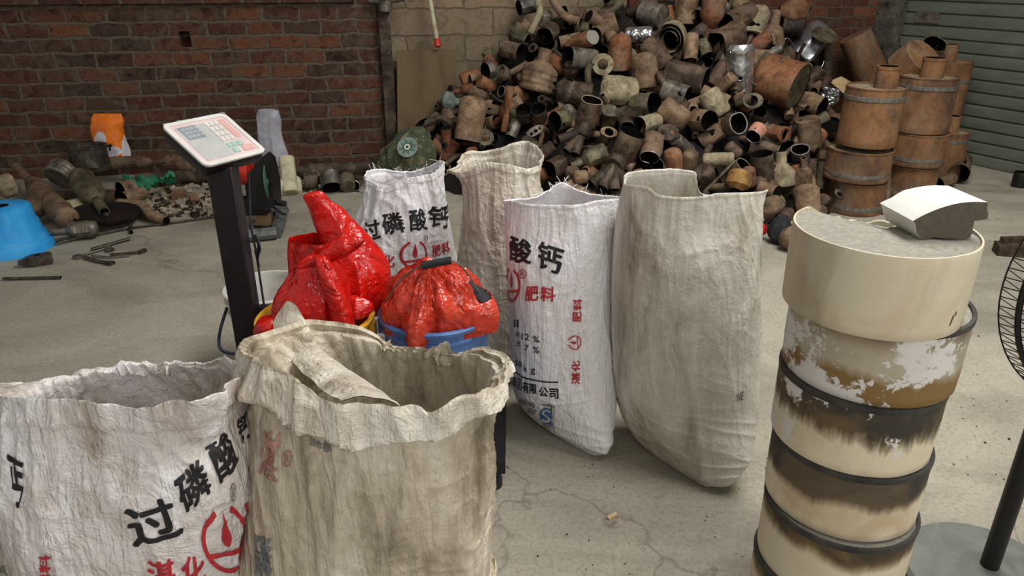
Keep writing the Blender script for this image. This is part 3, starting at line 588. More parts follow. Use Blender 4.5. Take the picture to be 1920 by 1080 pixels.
# middle printed sack
s5 = Sack('fertilizer_sack', 'full white printed sack in the middle with red side lettering and blue quality mark', 2.2,
    [('w', .004, .17, 2.15, .11, .03, 2.2, -1.1), ('w', .045, .175, 2.17, .15, .1, 2.4, -.95), ('w', .12, .172, 2.19, .168, .15, 2.6, -.6), (700, 960, 1152, .18, 2.6, -.25), (620, 957, 1147, .175, 2.6, -.2), (540, 954, 1148, .165, 2.5, -.1), (470, 951, 1155, .15, 2.4, 0), (410, 949, 1161, .13, 2.3, 0)],
    [(945, 378, 0), (965, 378, -.06), (985, 382, -.1), (1040, 386, -.12), (1085, 384, -.12), (1120, 377, -.1), (1150, 374, -.05), (1167, 372, 0)],
    [(1150, 368, .05), (1120, 368, .08), (1085, 360, .1), (1070, 352, .11), (1055, 344, .11), (1040, 350, .11), (1025, 362, .1), (1000, 372, .08), (970, 374, .05)],
    ['sack_white'], seed=5, amp=.0048, crumple=.0018, cuff=(.012, .003), depth_=.3, threads=[(.6, .85, 30)])
mono(s5, [('酸', [(959, 441), (997, 451), (996, 494), (957, 487)], 'ink_black'), ('钙', [(1011, 451), (1057, 467), (1049, 514), (1009, 500)], 'ink_black'), ('@reg', [(973, 504), (989, 505), (988, 522), (972, 521)], 'ink_red'),
    ('肥', [(988, 537), (1010, 536), (1009, 563), (986, 563)], 'ink_red'), ('料', [(1015, 537), (1041, 537), (1040, 564), (1015, 564)], 'ink_red'), ('II', rect(965, 599, 973, 613), 'ink_black'),
    ('≥', rect(968, 622, 976, 630), 'ink_black'), ('12', rect(979, 624, 993, 636, 2), 'ink_black'), ('%', rect(1000, 629, 1012, 641, 1), 'ink_black'), ('≥', rect(969, 639, 977, 648), 'ink_black'), ('7', rect(985, 646, 992, 657), 'ink_black'), ('%', rect(1000, 649, 1012, 661, 1), 'ink_black'),
    ('5', rect(966, 674, 972, 685, 1), 'ink_black'), ('0', rect(973, 676, 979, 688, 1), 'ink_black'), ('k', rect(983, 684, 989, 696, 1), 'ink_black'), ('g', rect(996, 690, 1004, 702, 1), 'ink_black'),
    ('@bar', [(961, 689), (1002, 711), (1002, 713.5), (961, 692)], 'ink_black'), ('@bar', [(1002, 711), (1047, 715), (1047, 717.5), (1002, 713.5)], 'ink_black'),
    ('集', rect(962, 704, 969, 722, 3), 'ink_grey'), ('团', rect(971, 708, 979, 729, 3), 'ink_grey'), ('有', rect(982, 714, 992, 734, 2), 'ink_black'), ('限', rect(994, 719, 1007, 737, 2), 'ink_black'), ('公', rect(1012, 725, 1028, 742, 1), 'ink_black'), ('司', rect(1031, 728, 1047, 746, 1), 'ink_black'),
    ('4235162', rect(975, 746, 1003, 755, 8), 'ink_grey'), ('2537', rect(990, 764, 1006, 772, 5), 'ink_grey'),
    ('@box', [(1011, 757), (1041, 761), (1043, 813), (1016, 809)], 'ink_slate'), ('@q', [(1014, 762), (1038, 765), (1038, 797), (1016, 794)], 'ink_blue'), ('生产许可', rect(1019, 799, 1040, 806, 2), 'ink_grey'),
    ('@bar', [(1026, 817), (1054, 825), (1054, 827), (1026, 819)], 'ink_grey'),
    ('料', ccw(1075, 560, 1091, 581), 'ink_red'), ('肥', ccw(1074, 584, 1090, 603), 'ink_red'), ('@logo', ccw(1064, 628, 1090, 655), 'ink_red'), ('化', ccw(1072, 676, 1087, 695), 'ink_red'), ('湛', ccw(1072, 698, 1087, 720), 'ink_red')])
s5.print('@logo', [(958, 500), (976, 502), (976, 568), (959, 566)], 'ink_red', dom=(.45, 1))
s5.print('S', [(1018, 766), (1034, 768), (1033, 792), (1019, 789)], 'ink_white', off=.0036)
s5.finish()
# right pale sack
s6 = Sack('woven_sack', 'large plain pale grey sack at the right of the row, full, with torn flat mouth', 2.06,
    [('w', .004, .525, 1.985, .09, .03, 2.2, -1.3), ('w', .045, .54, 2.0, .14, .1, 2.3, -1.0), ('w', .12, .552, 2.03, .187, .16, 2.5, -.6), (720, 1151, 1402, .19, 2.6, -.32), (660, 1149, 1404, .195, 2.6, -.25), (620, 1148, 1410, .19, 2.6, -.2), (540, 1149, 1414, .18, 2.6, -.15), (460, 1153, 1418, .165, 2.5, -.1), (400, 1158, 1426, .14, 2.4, -.05)],
    [(1168, 330, 0), (1172, 346, -.05), (1190, 348, -.08), (1215, 352, -.1), (1240, 367, -.12), (1300, 371, -.13), (1350, 364, -.13), (1400, 362, -.1), (1430, 360, -.05), (1443, 357, 0)],
    [(1420, 362, .05), (1380, 366, .09), (1318, 366, .11), (1307, 340, .11), (1302, 323, .11), (1260, 318, .11), (1210, 319, .09), (1180, 322, .05)],
    ['sack_pale'], seed=6, amp=.0045, crumple=.0014, big=.012, cuff=(.012, .003), depth_=.3)
mono(s6, [('NE', [(1381, 738), (1394, 733), (1393, 749), (1381, 753)], 'ink_slate'), ('@box', [(1408, 462), (1413, 462), (1412, 490), (1408, 488)], 'ink_green')])
s6.finish()

# ------------------------------------------------------------------ scale, buckets, bags in the middle
def ring_pts(cx, cy, z, r, n=40, a0=0, a1=2*PI): return [Vector((cx+r*math.cos(a0+(a1-a0)*i/(n-1)), cy+r*math.sin(a0+(a1-a0)*i/(n-1)), z)) for i in range(n)]
PZ = .12
sc = thing('platform_scale', 'black platform scale with a tall post and tilted pale keypad display under plastic film', 'scale', (-.46, 1.87, 0))
IO = Matrix.Translation((.46, -1.87, 0))
m = MB(); m.box((-.46, 2.1, PZ-.02), (.88, .54, .04)); m.box((-.46, 2.1, PZ-.05), (.82, .48, .03)); m.build('platform', 'black_paint', sc, IO)
for x in (-.86, -.06):
    for y in (1.88, 2.32): m = MB(); m.lathe([(0, 0), (.03, 0), (.03, .03), (.016, .035), (.016, .075), (0, .075)], 14, 0, mat=Matrix.Translation((x, y, 0))); m.build('foot', 'black_rubber', sc, IO)
bx, by = -.842, 2.11
m = MB(); m.box((bx, by, (PZ+.965)/2), (.075, .06, .965-PZ)); o = m.build('post', 'mauve_black_paint', sc, IO)
b = o.modifiers.new('b', 'BEVEL'); b.width = .004; b.segments = 2
m = MB(); m.box((bx, by, PZ+.02), (.13, .11, .04)); m.box((bx, by-.05, PZ+.05), (.05, .012, .06)); m.build('post_bracket', 'black_paint', sc, IO)
wv = Vector((.108, .18, 0)); uv_ = Vector((-.857*.164, .514*.164, .094)); fc = CP+ray(403, 263)*2.15
ex, ey = wv.normalized(), uv_.normalized(); ez = ex.cross(ey).normalized(); ey = ez.cross(ex); W_, D_ = wv.length, uv_.length
HM = Matrix(((ex.x, ey.x, ez.x, fc.x), (ex.y, ey.y, ez.y, fc.y), (ex.z, ey.z, ez.z, fc.z), (0, 0, 0, 1))); HM = IO @ HM
def rrect(w_, h_, r, n=6):
    out = []
    for cx, cy, a in ((w_/2-r, h_/2-r, 0), (-w_/2+r, h_/2-r, PI/2), (-w_/2+r, -h_/2+r, PI), (w_/2-r, -h_/2+r, 1.5*PI)):
        out += [(cx+r*math.cos(a+PI/2*i/n), cy+r*math.sin(a+PI/2*i/n)) for i in range(n+1)]
    return out
m = MB(); rr = [rrect(W_+a, D_+a, .018+a/2) for a in (-.05, -.015, .0, .006, .006, -.002)]
m.grid([[Vector((x, y, z)) for x, y in r] for r, z in zip(rr, (-.052, -.04, -.02, -.012, -.003, .003))], 0, True, True, True)
o = m.build('display_housing', 'black_paint', sc, HM, ang=30)
m = MB(); m.plate(rrect(W_+.007, D_+.007, .02), [rrect(W_-.018, D_-.018, .012)], .001, .007); m.build('display_bezel', 'white_plastic', sc, HM)
m = MB(); m.plate(rrect(W_-.018, D_-.018, .012), [], .001, .004); face = m.build('display_face', 'panel_pink', sc, HM) if 'panel_pink' in MATS else None
def face_box(name, mat, x0, y0, x1, y1, z=.0055, par=None):
    m = MB(); m.box(((x0+x1-1)*W_/2, (1-(y0+y1))*D_/2, z/2+.002), ((x1-x0)*W_, (y1-y0)*D_, z)); return m.build(name, mat, par or sc, HM)
face_box('face_panel', 'panel_grey', .1, .12, .56, .9, .0035, None)
lcd = face_box('screen', 'lcd_dark', .14, .12, .42, .42, .0048); 
m = MB()
for i in range(3):
    for dgt in range(4):
        for sx, sy, ww, hh in ((0, .3, .7, .12), (0, -.3, .7, .12), (-.35, 0, .14, .6), (.35, 0, .14, .6)):
            m.box(((.17+.065*dgt+sx*.045)*W_-W_/2+.006, D_/2-(.18+.085*i)*D_+sy*.05*D_, .0072), (.045*ww*W_, .05*hh*D_, .0006))
m.build('screen_digits', 'lcd_pale', sc, HM)
m = MB()
for i in range(3):
    for j in range(4): m.box(((.60+.075*i)*W_-W_/2, D_/2-(.17+.125*j)*D_, .005), (.058*W_, .095*D_, .006))
kp = m.build('keypad', 'white_plastic', sc, HM)
m = MB()
for i in range(3): m.box(((.60+.085*i)*W_-W_/2, D_/2-(.70)*D_, .005), (.07*W_, .1*D_, .006))
m.box((.62*W_-W_/2, D_/2-.83*D_, .005), (.09*W_, .1*D_, .006)); m.build('green_keys', 'key_green', sc, HM)
m = MB(); m.box((.82*W_-W_/2, D_/2-.83*D_, .005), (.17*W_, .11*D_, .006)); m.box((.86*W_-W_/2, D_/2-.34*D_, .004), (.09*W_, .45*D_, .004)); m.build('red_keys', 'key_red', sc, HM)
m = MB(); rows = []
for j in range(13):
    rows.append([Vector((W_*(i/20-.5)*1.01, D_*(j/12-.5)*1.01, .0105+.0035*noise.noise(Vector((i*.5, j*.5, 2)))+.0012*(1-2*abs(noise.noise(Vector((i*.3+j*.45, j*.2, 7))))))) for i in range(21)])
m.grid(rows, 0, False); m.build('clear_film_cover', 'cling_film', sc, HM)
m = MB(); cab = [Y(466, 322, 2.2), Y(468, 370, 2.19), Y(470, 420, 2.17), Y(476, 452, 2.17), Y(482, 480, 2.17), Y(485, 505, 2.16), Y(491, 545, 2.15), Y(496, 578, 2.13)]
m.tube(smooth_path(cab, 30), .0035, 6)
for k in range(3): m.tube(smooth_path([Y(476+k*2, 440, 2.17), Y(484+k*2, 458+k*3, 2.165-.008*k), Y(482+k, 482, 2.16), Y(486-k, 500, 2.165), Y(478+k, 470, 2.17)], 16), .003, 6)
m.box(Y(497, 583, 2.13), (.03, .025, .035)); m.build('cable', 'black_rubber', sc, IO)

def bucket(name, label, x, y, z0, h, rb, rt, mat, handle=None, grip=None, ridges=(.1,), tmat='black_rubber', extra=None):
    root = thing(name, label, 'bucket', (x, y, z0)); m = MB(); t = .004
    pr = [(0, 0), (rb, 0), (rb+.003, .006)]; N_ = 8
    rad = lambda z: rb+(rt-.012-rb)*(z/h)
    for d in sorted(ridges, reverse=True):
        z = h-d; pr += [(rad(z-.006), z-.006), (rad(z)+.008, z-.003), (rad(z)+.009, z+.004), (rad(z+.008), z+.008)]
    pr += [(rad(h-.012), h-.016), (rt, h-.014), (rt+.002, h-.004), (rt-.002, h), (rt-.012, h), (rad(h-.01)-t, h-.012), (rad(.02)-t, .012), (0, .01)]
    m.lathe(pr, 56); m.build('body', mat, root)
    if handle:
        m = MB(); pts = [Vector(p)-Vector((x, y, z0)) for p in handle]; m.tube(smooth_path(pts, 36), 0.0028 if grip else .006, 7); hd = m.build('handle', 'steel_dull' if grip else tmat, root)
        if grip: m = MB(); m.tube([Vector(p)-Vector((x, y, z0)) for p in grip], .0115, 12); m.build('grip', 'black_rubber', hd)
    for sx in (-1, 1): m = MB(); m.box((sx*(rt-.004), 0, h-.05), (.016, .04, .045)); m.build('handle_lug', mat, root)
    if extra: extra(root, Vector((x, y, z0)))
    return root
bucket('bucket', 'dirty white plastic bucket standing on the floor behind the scale post', -.95, 2.62, 0, .36, .135, .16, 'bucket_white', [(-1.085, 2.55, .3), (-1.1, 2.5, .24), (-1.105, 2.47, .19), (-1.085, 2.45, .165), (-1.03, 2.45, .15), (-.96, 2.45, .14)], None, (.045, .085), 'hose_blue')
bucket('bucket', 'yellow bucket with an open red plastic bag stuffed in it', -.608, 2.06, PZ, .385, .15, .18, 'bucket_yellow', None, None, (.05,))
def clip_(root, o):
    m = MB(); pts = [Y(880, 528, 2.02)-o, Y(893, 543, 2.01)-o, Y(905, 556, 2.00)-o, Y(918, 570, 1.99)-o]
    m.tube(pts, [.008, .02, .026, .024], 10, oval=.5); m.build('rubber_sleeve', 'black_rubber', root)
bucket('bucket', 'blue bucket carrying a knotted red plastic bag under its raised handle', -.2345, 2.05, PZ, .41, .148, .173, 'bucket_blue',
    [(-.406, 2.05, .46), Y(717, 585, 1.99), Y(736, 545, 1.97), Y(762, 515, 1.96), Y(790, 499, 1.96), Y(818, 493, 1.96), Y(846, 488, 1.96), Y(872, 507, 1.97), Y(897, 548, 1.99), (-.063, 2.05, .46)], [Y(792, 499, 1.96), Y(818, 493, 1.96), Y(846, 488, 1.96)], (.045,), extra=clip_)

# thin film bags: lofted rows with pulled-in creases
def lobe(mb, y0, rows, seed, amp=.012, nu=90, nv=50, mi=0, cap=True, open_top=False, inset=.25, fr=(13, 30)):
    R = []
    for r in rows:
        py, xl, xr, b = r[:4]; dy = r[4] if len(r) > 4 else 0; tl = r[5] if len(r) > 5 else 0
        L, Q = Y(xl, py+tl, y0+dy), Y(xr, py-tl, y0+dy); c = (L+Q)/2; a = (Q-L)/2
        R.append([c+a*math.cos(PI+2*PI*i/nu)+Vector((0, b*math.sin(PI+2*PI*i/nu), 0)) for i in range(nu)])
    O = []; so = Vector((seed*2.3, seed, seed*.6))
    for j in range(nv+1):
        t = (len(R)-1)*j/nv; row = []; P = [catmull([R[k][i] for k in range(len(R))], t) for i in range(nu)]; cen = sum(P, Vector())/nu
        for p in P:
            q = p+so; n_ = (p-cen); n_ = n_.normalized() if n_.length > 1e-6 else Vector((0, 0, 1))
            v1 = noise.voronoi(Vector((q.x*fr[0], q.y*fr[0], q.z*fr[0]*.6)))[0]; v2 = noise.voronoi(q*fr[1])[0]
            f = (v1[0]*1.5-.7)*.5+(v2[0]*1.4-.6)*.12+(rdg(noise.noise(Vector((q.x*11, q.y*11, q.z*3.2))), 3)-.3)*1.1+noise.noise(q*7)*.7
            row.append(p+n_*amp*f)
        O.append(row)
    mb.grid(O, mi, True, False, False)
    c0 = sum(O[0], Vector())/nu; mb.add([c0]+O[0], [[0, i+1, (i+1) % nu+1] for i in range(nu)], mi)
    if open_top:
        inn = []
        for k in range(int(nv*inset)+1):
            P = O[nv-k]; cen = sum(P, Vector())/nu; inn.append([p+(cen-p)*(.02+.05*min(k, 4)/4) for p in P])
        mb.grid([O[nv]]+inn, mi); c1 = sum(inn[-1], Vector())/nu-Vector((0, 0, .01)); mb.add([c1]+inn[-1], [[0, i+1, (i+1) % nu+1] for i in range(nu)], mi)
    else:
        c1 = sum(O[-1], Vector())/nu; mb.add([c1]+O[-1], [[0, i+1, (i+1) % nu+1] for i in range(nu)], mi)
m = MB()
lobe(m, 2.16, [(592, 650, 700, .04), (580, 636, 724, .07), (550, 624, 735, .095), (505, 618, 728, .09), (470, 606, 712, .075, .01), (438, 592, 690, .055, .01), (405, 580, 656, .035, .01), (382, 571, 625, .024, .0), (366, 567, 604, .012, -.01, 4), (361, 572, 597, .005, -.01, 3)], 1, .009)
lobe(m, 2.17, [(600, 535, 660, .06), (560, 545, 655, .07), (510, 540, 650, .07), (470, 540, 652, .06), (447, 542, 648, .055)], 2, .008, open_top=True, inset=.6)
lobe(m, 2.02, [(612, 515, 625, .08), (605, 512, 640, .11), (580, 514, 650, .11), (550, 520, 655, .1), (520, 540, 648, .075), (497, 556, 634, .05), (484, 565, 622, .025), (478, 575, 612, .008)], 3, .008)
lobe(m, 1.93, [(630, 628, 668, .025), (600, 622, 662, .03), (560, 612, 652, .028), (525, 600, 640, .024, .01), (495, 590, 622, .02, .02), (480, 588, 608, .012, .03)], 4, .005, 60, 40)
lobe(m, 2.03, [(590, 645, 694, .03), (580, 642, 702, .035), (568, 644, 698, .025), (560, 648, 684, .015), (556, 654, 670, .005)], 5, .007, 60, 30)
lobe(m, 1.99, [(500, 556, 600, .012), (485, 580, 640, .02), (468, 600, 670, .025), (452, 622, 684, .02), (444, 640, 676, .008)], 8, .006, 60, 30)
lobe(m, 1.95, [(620, 474, 512, .03), (614, 476, 520, .035), (602, 482, 520, .03), (596, 490, 514, .012)], 6, .007, 60, 24)
ob = m.build('plastic_bag', 'red_film', fix=False, ang=60); tag(ob, 'bright red plastic bag with one corner sticking up, stuffed in the yellow bucket', 'bag')
# knotted bag
m = MB(); nu, nv = 200, 90; kc = Y(797, 508, 2.0); c0 = Vector((-.2345, 2.05, .52)); O = []
for j in range(nv+1):
    t = j/nv; row = []
    for i in range(nu):
        a = 2*PI*i/nu; ca, sa = math.cos(a), math.sin(a)
        rr_ = .142*(math.sin(min(t*1.16, 1)*PI/2)**.95); zz = (1-t**1.8)*.145
        if t > .86: rr_ = .142*(1-.12*sst(.9, 1, t)); zz = .055-.09*sst(.86, 1, t)
        p = c0+Vector((rr_*ca, rr_*sa, zz)); p = p.lerp(kc+Vector((.012*ca, .012*sa, 0)), (1-t)**2.2)
        q = Vector((ca*1.5, sa*1.5, t*.5)); f = 1-2*abs(noise.noise(q*2.6+Vector((3, 1, 0))*1.1)); f2 = 1-2*abs(noise.noise(q*5.5+Vector((0, 4, t*2)))); f3 = 1-2*abs(noise.noise(p*24)); f4 = 1-2*abs(noise.noise(p*13+Vector((4, 4, 1))))
        n_ = (p-c0).normalized(); d = (.013*f+.007*f2)*sst(0, .25, t)*(1-.4*sst(.6, 1, t))+.002*f3+.004*f4
        d += .006*(noise.voronoi(p*17)[0][0]*1.4-.6)+.002*(noise.voronoi(p*40)[0][0]*1.4-.6); p += n_*d
        # two corners of the bag hang over the rim
        for ad, w_, dr, dz in ((math.radians(255), .2, .032, -.035), (math.radians(-25), .4, .045, .02), (math.radians(215), .2, .02, .0)):
            da = (a-ad+PI) % (2*PI)-PI; g = math.exp(-(da/w_)**2)*sst(.72, 1, t); p += Vector((ca*dr*g*1.6, sa*dr*g*1.6, dz*g+.03*g*(1-t)*4))
        row.append(p)
    O.append(row)
m.grid(O, 0); m.add([kc+Vector((0, 0, .004))]+O[0], [[0, i+1, (i+1) % nu+1] for i in range(nu)])
tb = thing('plastic_bag', 'orange red plastic bag knotted shut on the blue bucket', 'bag', kc); TI = Matrix.Translation(-kc); m.build('body', 'red_film_tied', tb, TI, fix=False, ang=50)
m = MB()
lobe(m, 1.99, [(525, 783, 812, .012), (515, 780, 812, .016), (506, 784, 808, .014), (497, 790, 806, .012), (488, 786, 812, .01), (483, 792, 806, .003)], 7, .005, 40, 30)
lobe(m, 1.97, [(530, 786, 806, .01), (521, 782, 808, .014), (512, 788, 804, .01)], 9, .004, 40, 16); m.build('knot', 'red_film_tied', tb, TI, fix=False)

# ------------------------------------------------------------------ stack of ceramic filters with the broken chunk on top
FH, FR = .17, .1725
spec = [((.742, 1.397), 1.02, 'filter_cream', 'topmost cream ceramic filter drum of the tall stack, broken edge, carrying the white chunk', .1725), ((.786, 1.438), .85, 'filter_scabby', 'second filter drum from the top of the stack, amber with white flaking patches', .178), ((.776, 1.43), .68, 'filter_streaked', 'third filter drum from the top of the stack, brown drip streaks over cream', .172),
        ((.781, 1.425), .51, 'filter_sooty', 'fourth filter drum from the top of the stack, black soot blotches round its upper edge', .17), ((.778, 1.405), .34, 'filter_banded', 'fifth filter drum from the top of the stack, sooty band under its rim', .169), ((.772, 1.4), .17, 'filter_banded', 'lowest filter drum of the stack, standing on the floor beneath the sooty banded one', .168)]
lastc = None
for k, (p, zt_, mat, lab, r) in enumerate(spec):
    c = Vector((p[0], p[1], zt_))
    t = thing('filter_drum', lab, 'filter', (c.x, c.y, zt_-FH), 'stack of ceramic filters'); n = 96; m = MB(); h = FH-.001
    def rr_(a, z): return r*(1+.006*noise.noise(Vector((math.cos(a)*3, math.sin(a)*3, z*20+k*5))))
    rows = [[Vector((rr_(2*PI*i/n, z)*math.cos(2*PI*i/n)*s_, rr_(2*PI*i/n, z)*math.sin(2*PI*i/n)*s_, z)) for i in range(n)] for s_, z in ((.975, 0), (.99, .003), (.992, .02), (.997, .05), (1, .1), (1, .14), (1, h-.004), (.995, h), (.975, h), (.972, h-.006))]
    if k == 0:                                          # the back right edge of the top one is broken away
        for row in rows[5:]:
            for i, q in enumerate(row):
                a = math.atan2(q.y, q.x); g = sst(.5, .75, a)*(1-sst(1.9, 2.2, a)); q.z -= g*(.03+.02*noise.noise(q*40)); q.x *= 1-.16*g; q.y *= 1-.16*g
    m.grid(rows, 0, True, True, False); m.build('wrap', mat, t, ang=45)
    m = MB(); top = rows[-1]; rings = [[Vector((q.x*f, q.y*f, (h-.005)*1 if k else q.z*f+(h-.005)*(1-f)+.002*noise.noise(q*30))) for q in top] for f in (1, .85, .6, .3, .05)]
    m.grid(rings, 0, True, False, True); m.build('honeycomb_face', 'ceramic_face', t)
    m = MB(); m.lathe([(r*1.001, h-.012), (r*1.012, h-.011), (r*1.014, h-.003), (r*1.008, h+.0005), (r*.965, h+.0005), (r*.962, h-.006)], 96)
    if k: m.build('rim', 'soot_rim', t)
ytop = 1.335; fp = [(1711, 418), (1735, 405), (1765, 393), (1795, 385), (1825, 382), (1851, 383), (1850, 400), (1852, 401), (1851, 414), (1848, 415), (1826, 418), (1822, 440), (1818, 449), (1795, 452), (1765, 450), (1750, 448), (1738, 453), (1727, 453), (1718, 440), (1716, 425)]
m = MB(); fr_ = resample([Y(px, py, ytop) for px, py in fp[:6]], 24)+[Y(px, py, ytop) for px, py in fp[6:]]; zmin = min(p.z for p in fr_); fr_ = [p+Vector((0, 0, 1.015-zmin)) for p in fr_]; bk_ = [p+Vector((-.012+.006*noise.noise(p*50), .115+.006*noise.noise(p*40+Vector((3, 0, 0))), .0)) for p in fr_]
ck = thing('broken_filter_chunk', 'broken white curved filter chunk with dark cut face lying on the stack top', 'debris', (fr_[9].x-.05, ytop+.05, 1.02)); CI = Matrix.Translation(-Vector((fr_[9].x-.05, ytop+.05, 1.02)))
m.grid([fr_, bk_], 0, True); q_ = len(fr_)
for lp, mi, flip in ((fr_, 1, 0), (bk_, 1, 1)):
    tr_ = tessellate_polygon([[Vector((p.x, p.z, 0)) for p in lp]]); m.add(lp, [list(t) for t in tr_], mi)
for k_ in range(q_): m.m[k_] = 0 if k_ < 23 else (2 if k_ >= q_-3 else 1)
m.build('core', ['filter_wrap_white', 'core_grey', 'white_plastic'], ck, CI, fix=True, ang=30)

# ------------------------------------------------------------------ pedestal fan at the right edge
fx, fy = 1.257, 1.49; fan = thing('pedestal_fan', 'black pedestal fan at the right edge with wire guard and round base', 'fan', (fx, fy, 0))
m = MB(); m.lathe([(0, 0), (.2, 0), (.205, .01), (.195, .022), (.1, .032), (.04, .05), (0, .05)], 56); m.build('base', 'base_grey', fan)
m = MB(); m.lathe([(0, .045), (.0225, .045), (.0225, .62), (.026, .62), (.026, .66), (.017, .665), (.017, .93), (0, .93)], 24); m.build('post', 'black_paint', fan)
gc = Y(2190, 548, 1.42)-Vector((fx, fy, 0)); gm = Matrix.Translation(gc) @ Matrix.Rotation(PI/2, 4, 'X') @ Matrix.Rotation(0, 4, 'Z'); Rg = .305
m = MB()
for rr2, zz, th in ((Rg, .0, .0065), (Rg*1.035, -.05, .0018), (Rg*.93, .05, .003), (Rg*.5, .07, .003), (.06, .075, .005)):
    m.tube([Vector((rr2*math.cos(2*PI*i/80), rr2*math.sin(2*PI*i/80), zz)) for i in range(81)], th, 8, cap=False)
gd = m.build('guard_ring', 'black_paint', fan, gm)
m = MB(); nw = 88
for k in range(nw):
    for sg in (-1, 1):
        a = 2*PI*k/nw; b2 = a+sg*.16
        m.tube([(Rg*1.035*math.cos(a-sg*.03), Rg*1.035*math.sin(a-sg*.03), -.05), (Rg*math.cos(a), Rg*math.sin(a), .0), (Rg*.92*math.cos(a+sg*.07), Rg*.92*math.sin(a+sg*.07), .05), (.06*math.cos(b2+sg*.3), .06*math.sin(b2+sg*.3), .075)], .0013, 4)
m.build('guard_wires', 'black_paint', gd)
m = MB(); m.lathe([(0, -.14), (.05, -.14), (.065, -.1), (.065, -.02), (.03, .0), (0, .02)], 24); m.build('motor', 'black_paint', fan, gm)
for k in range(3):
    m = MB(); rows = []
    for i in range(8):
        rad_ = .04+.22*i/7; rows.append([Vector((rad_*math.cos(2.1*k+t*(.55+.25*math.sin(PI*i/7))), rad_*math.sin(2.1*k+t*(.55+.25*math.sin(PI*i/7))), .01+.035*t)) for t in (-1, -.5, 0, .5, 1)])
    m.grid(rows, 0, False); m.grid([[p+Vector((0, 0, -.002)) for p in r] for r in rows], 0, False); m.build('blade', 'black_rubber', fan, gm)

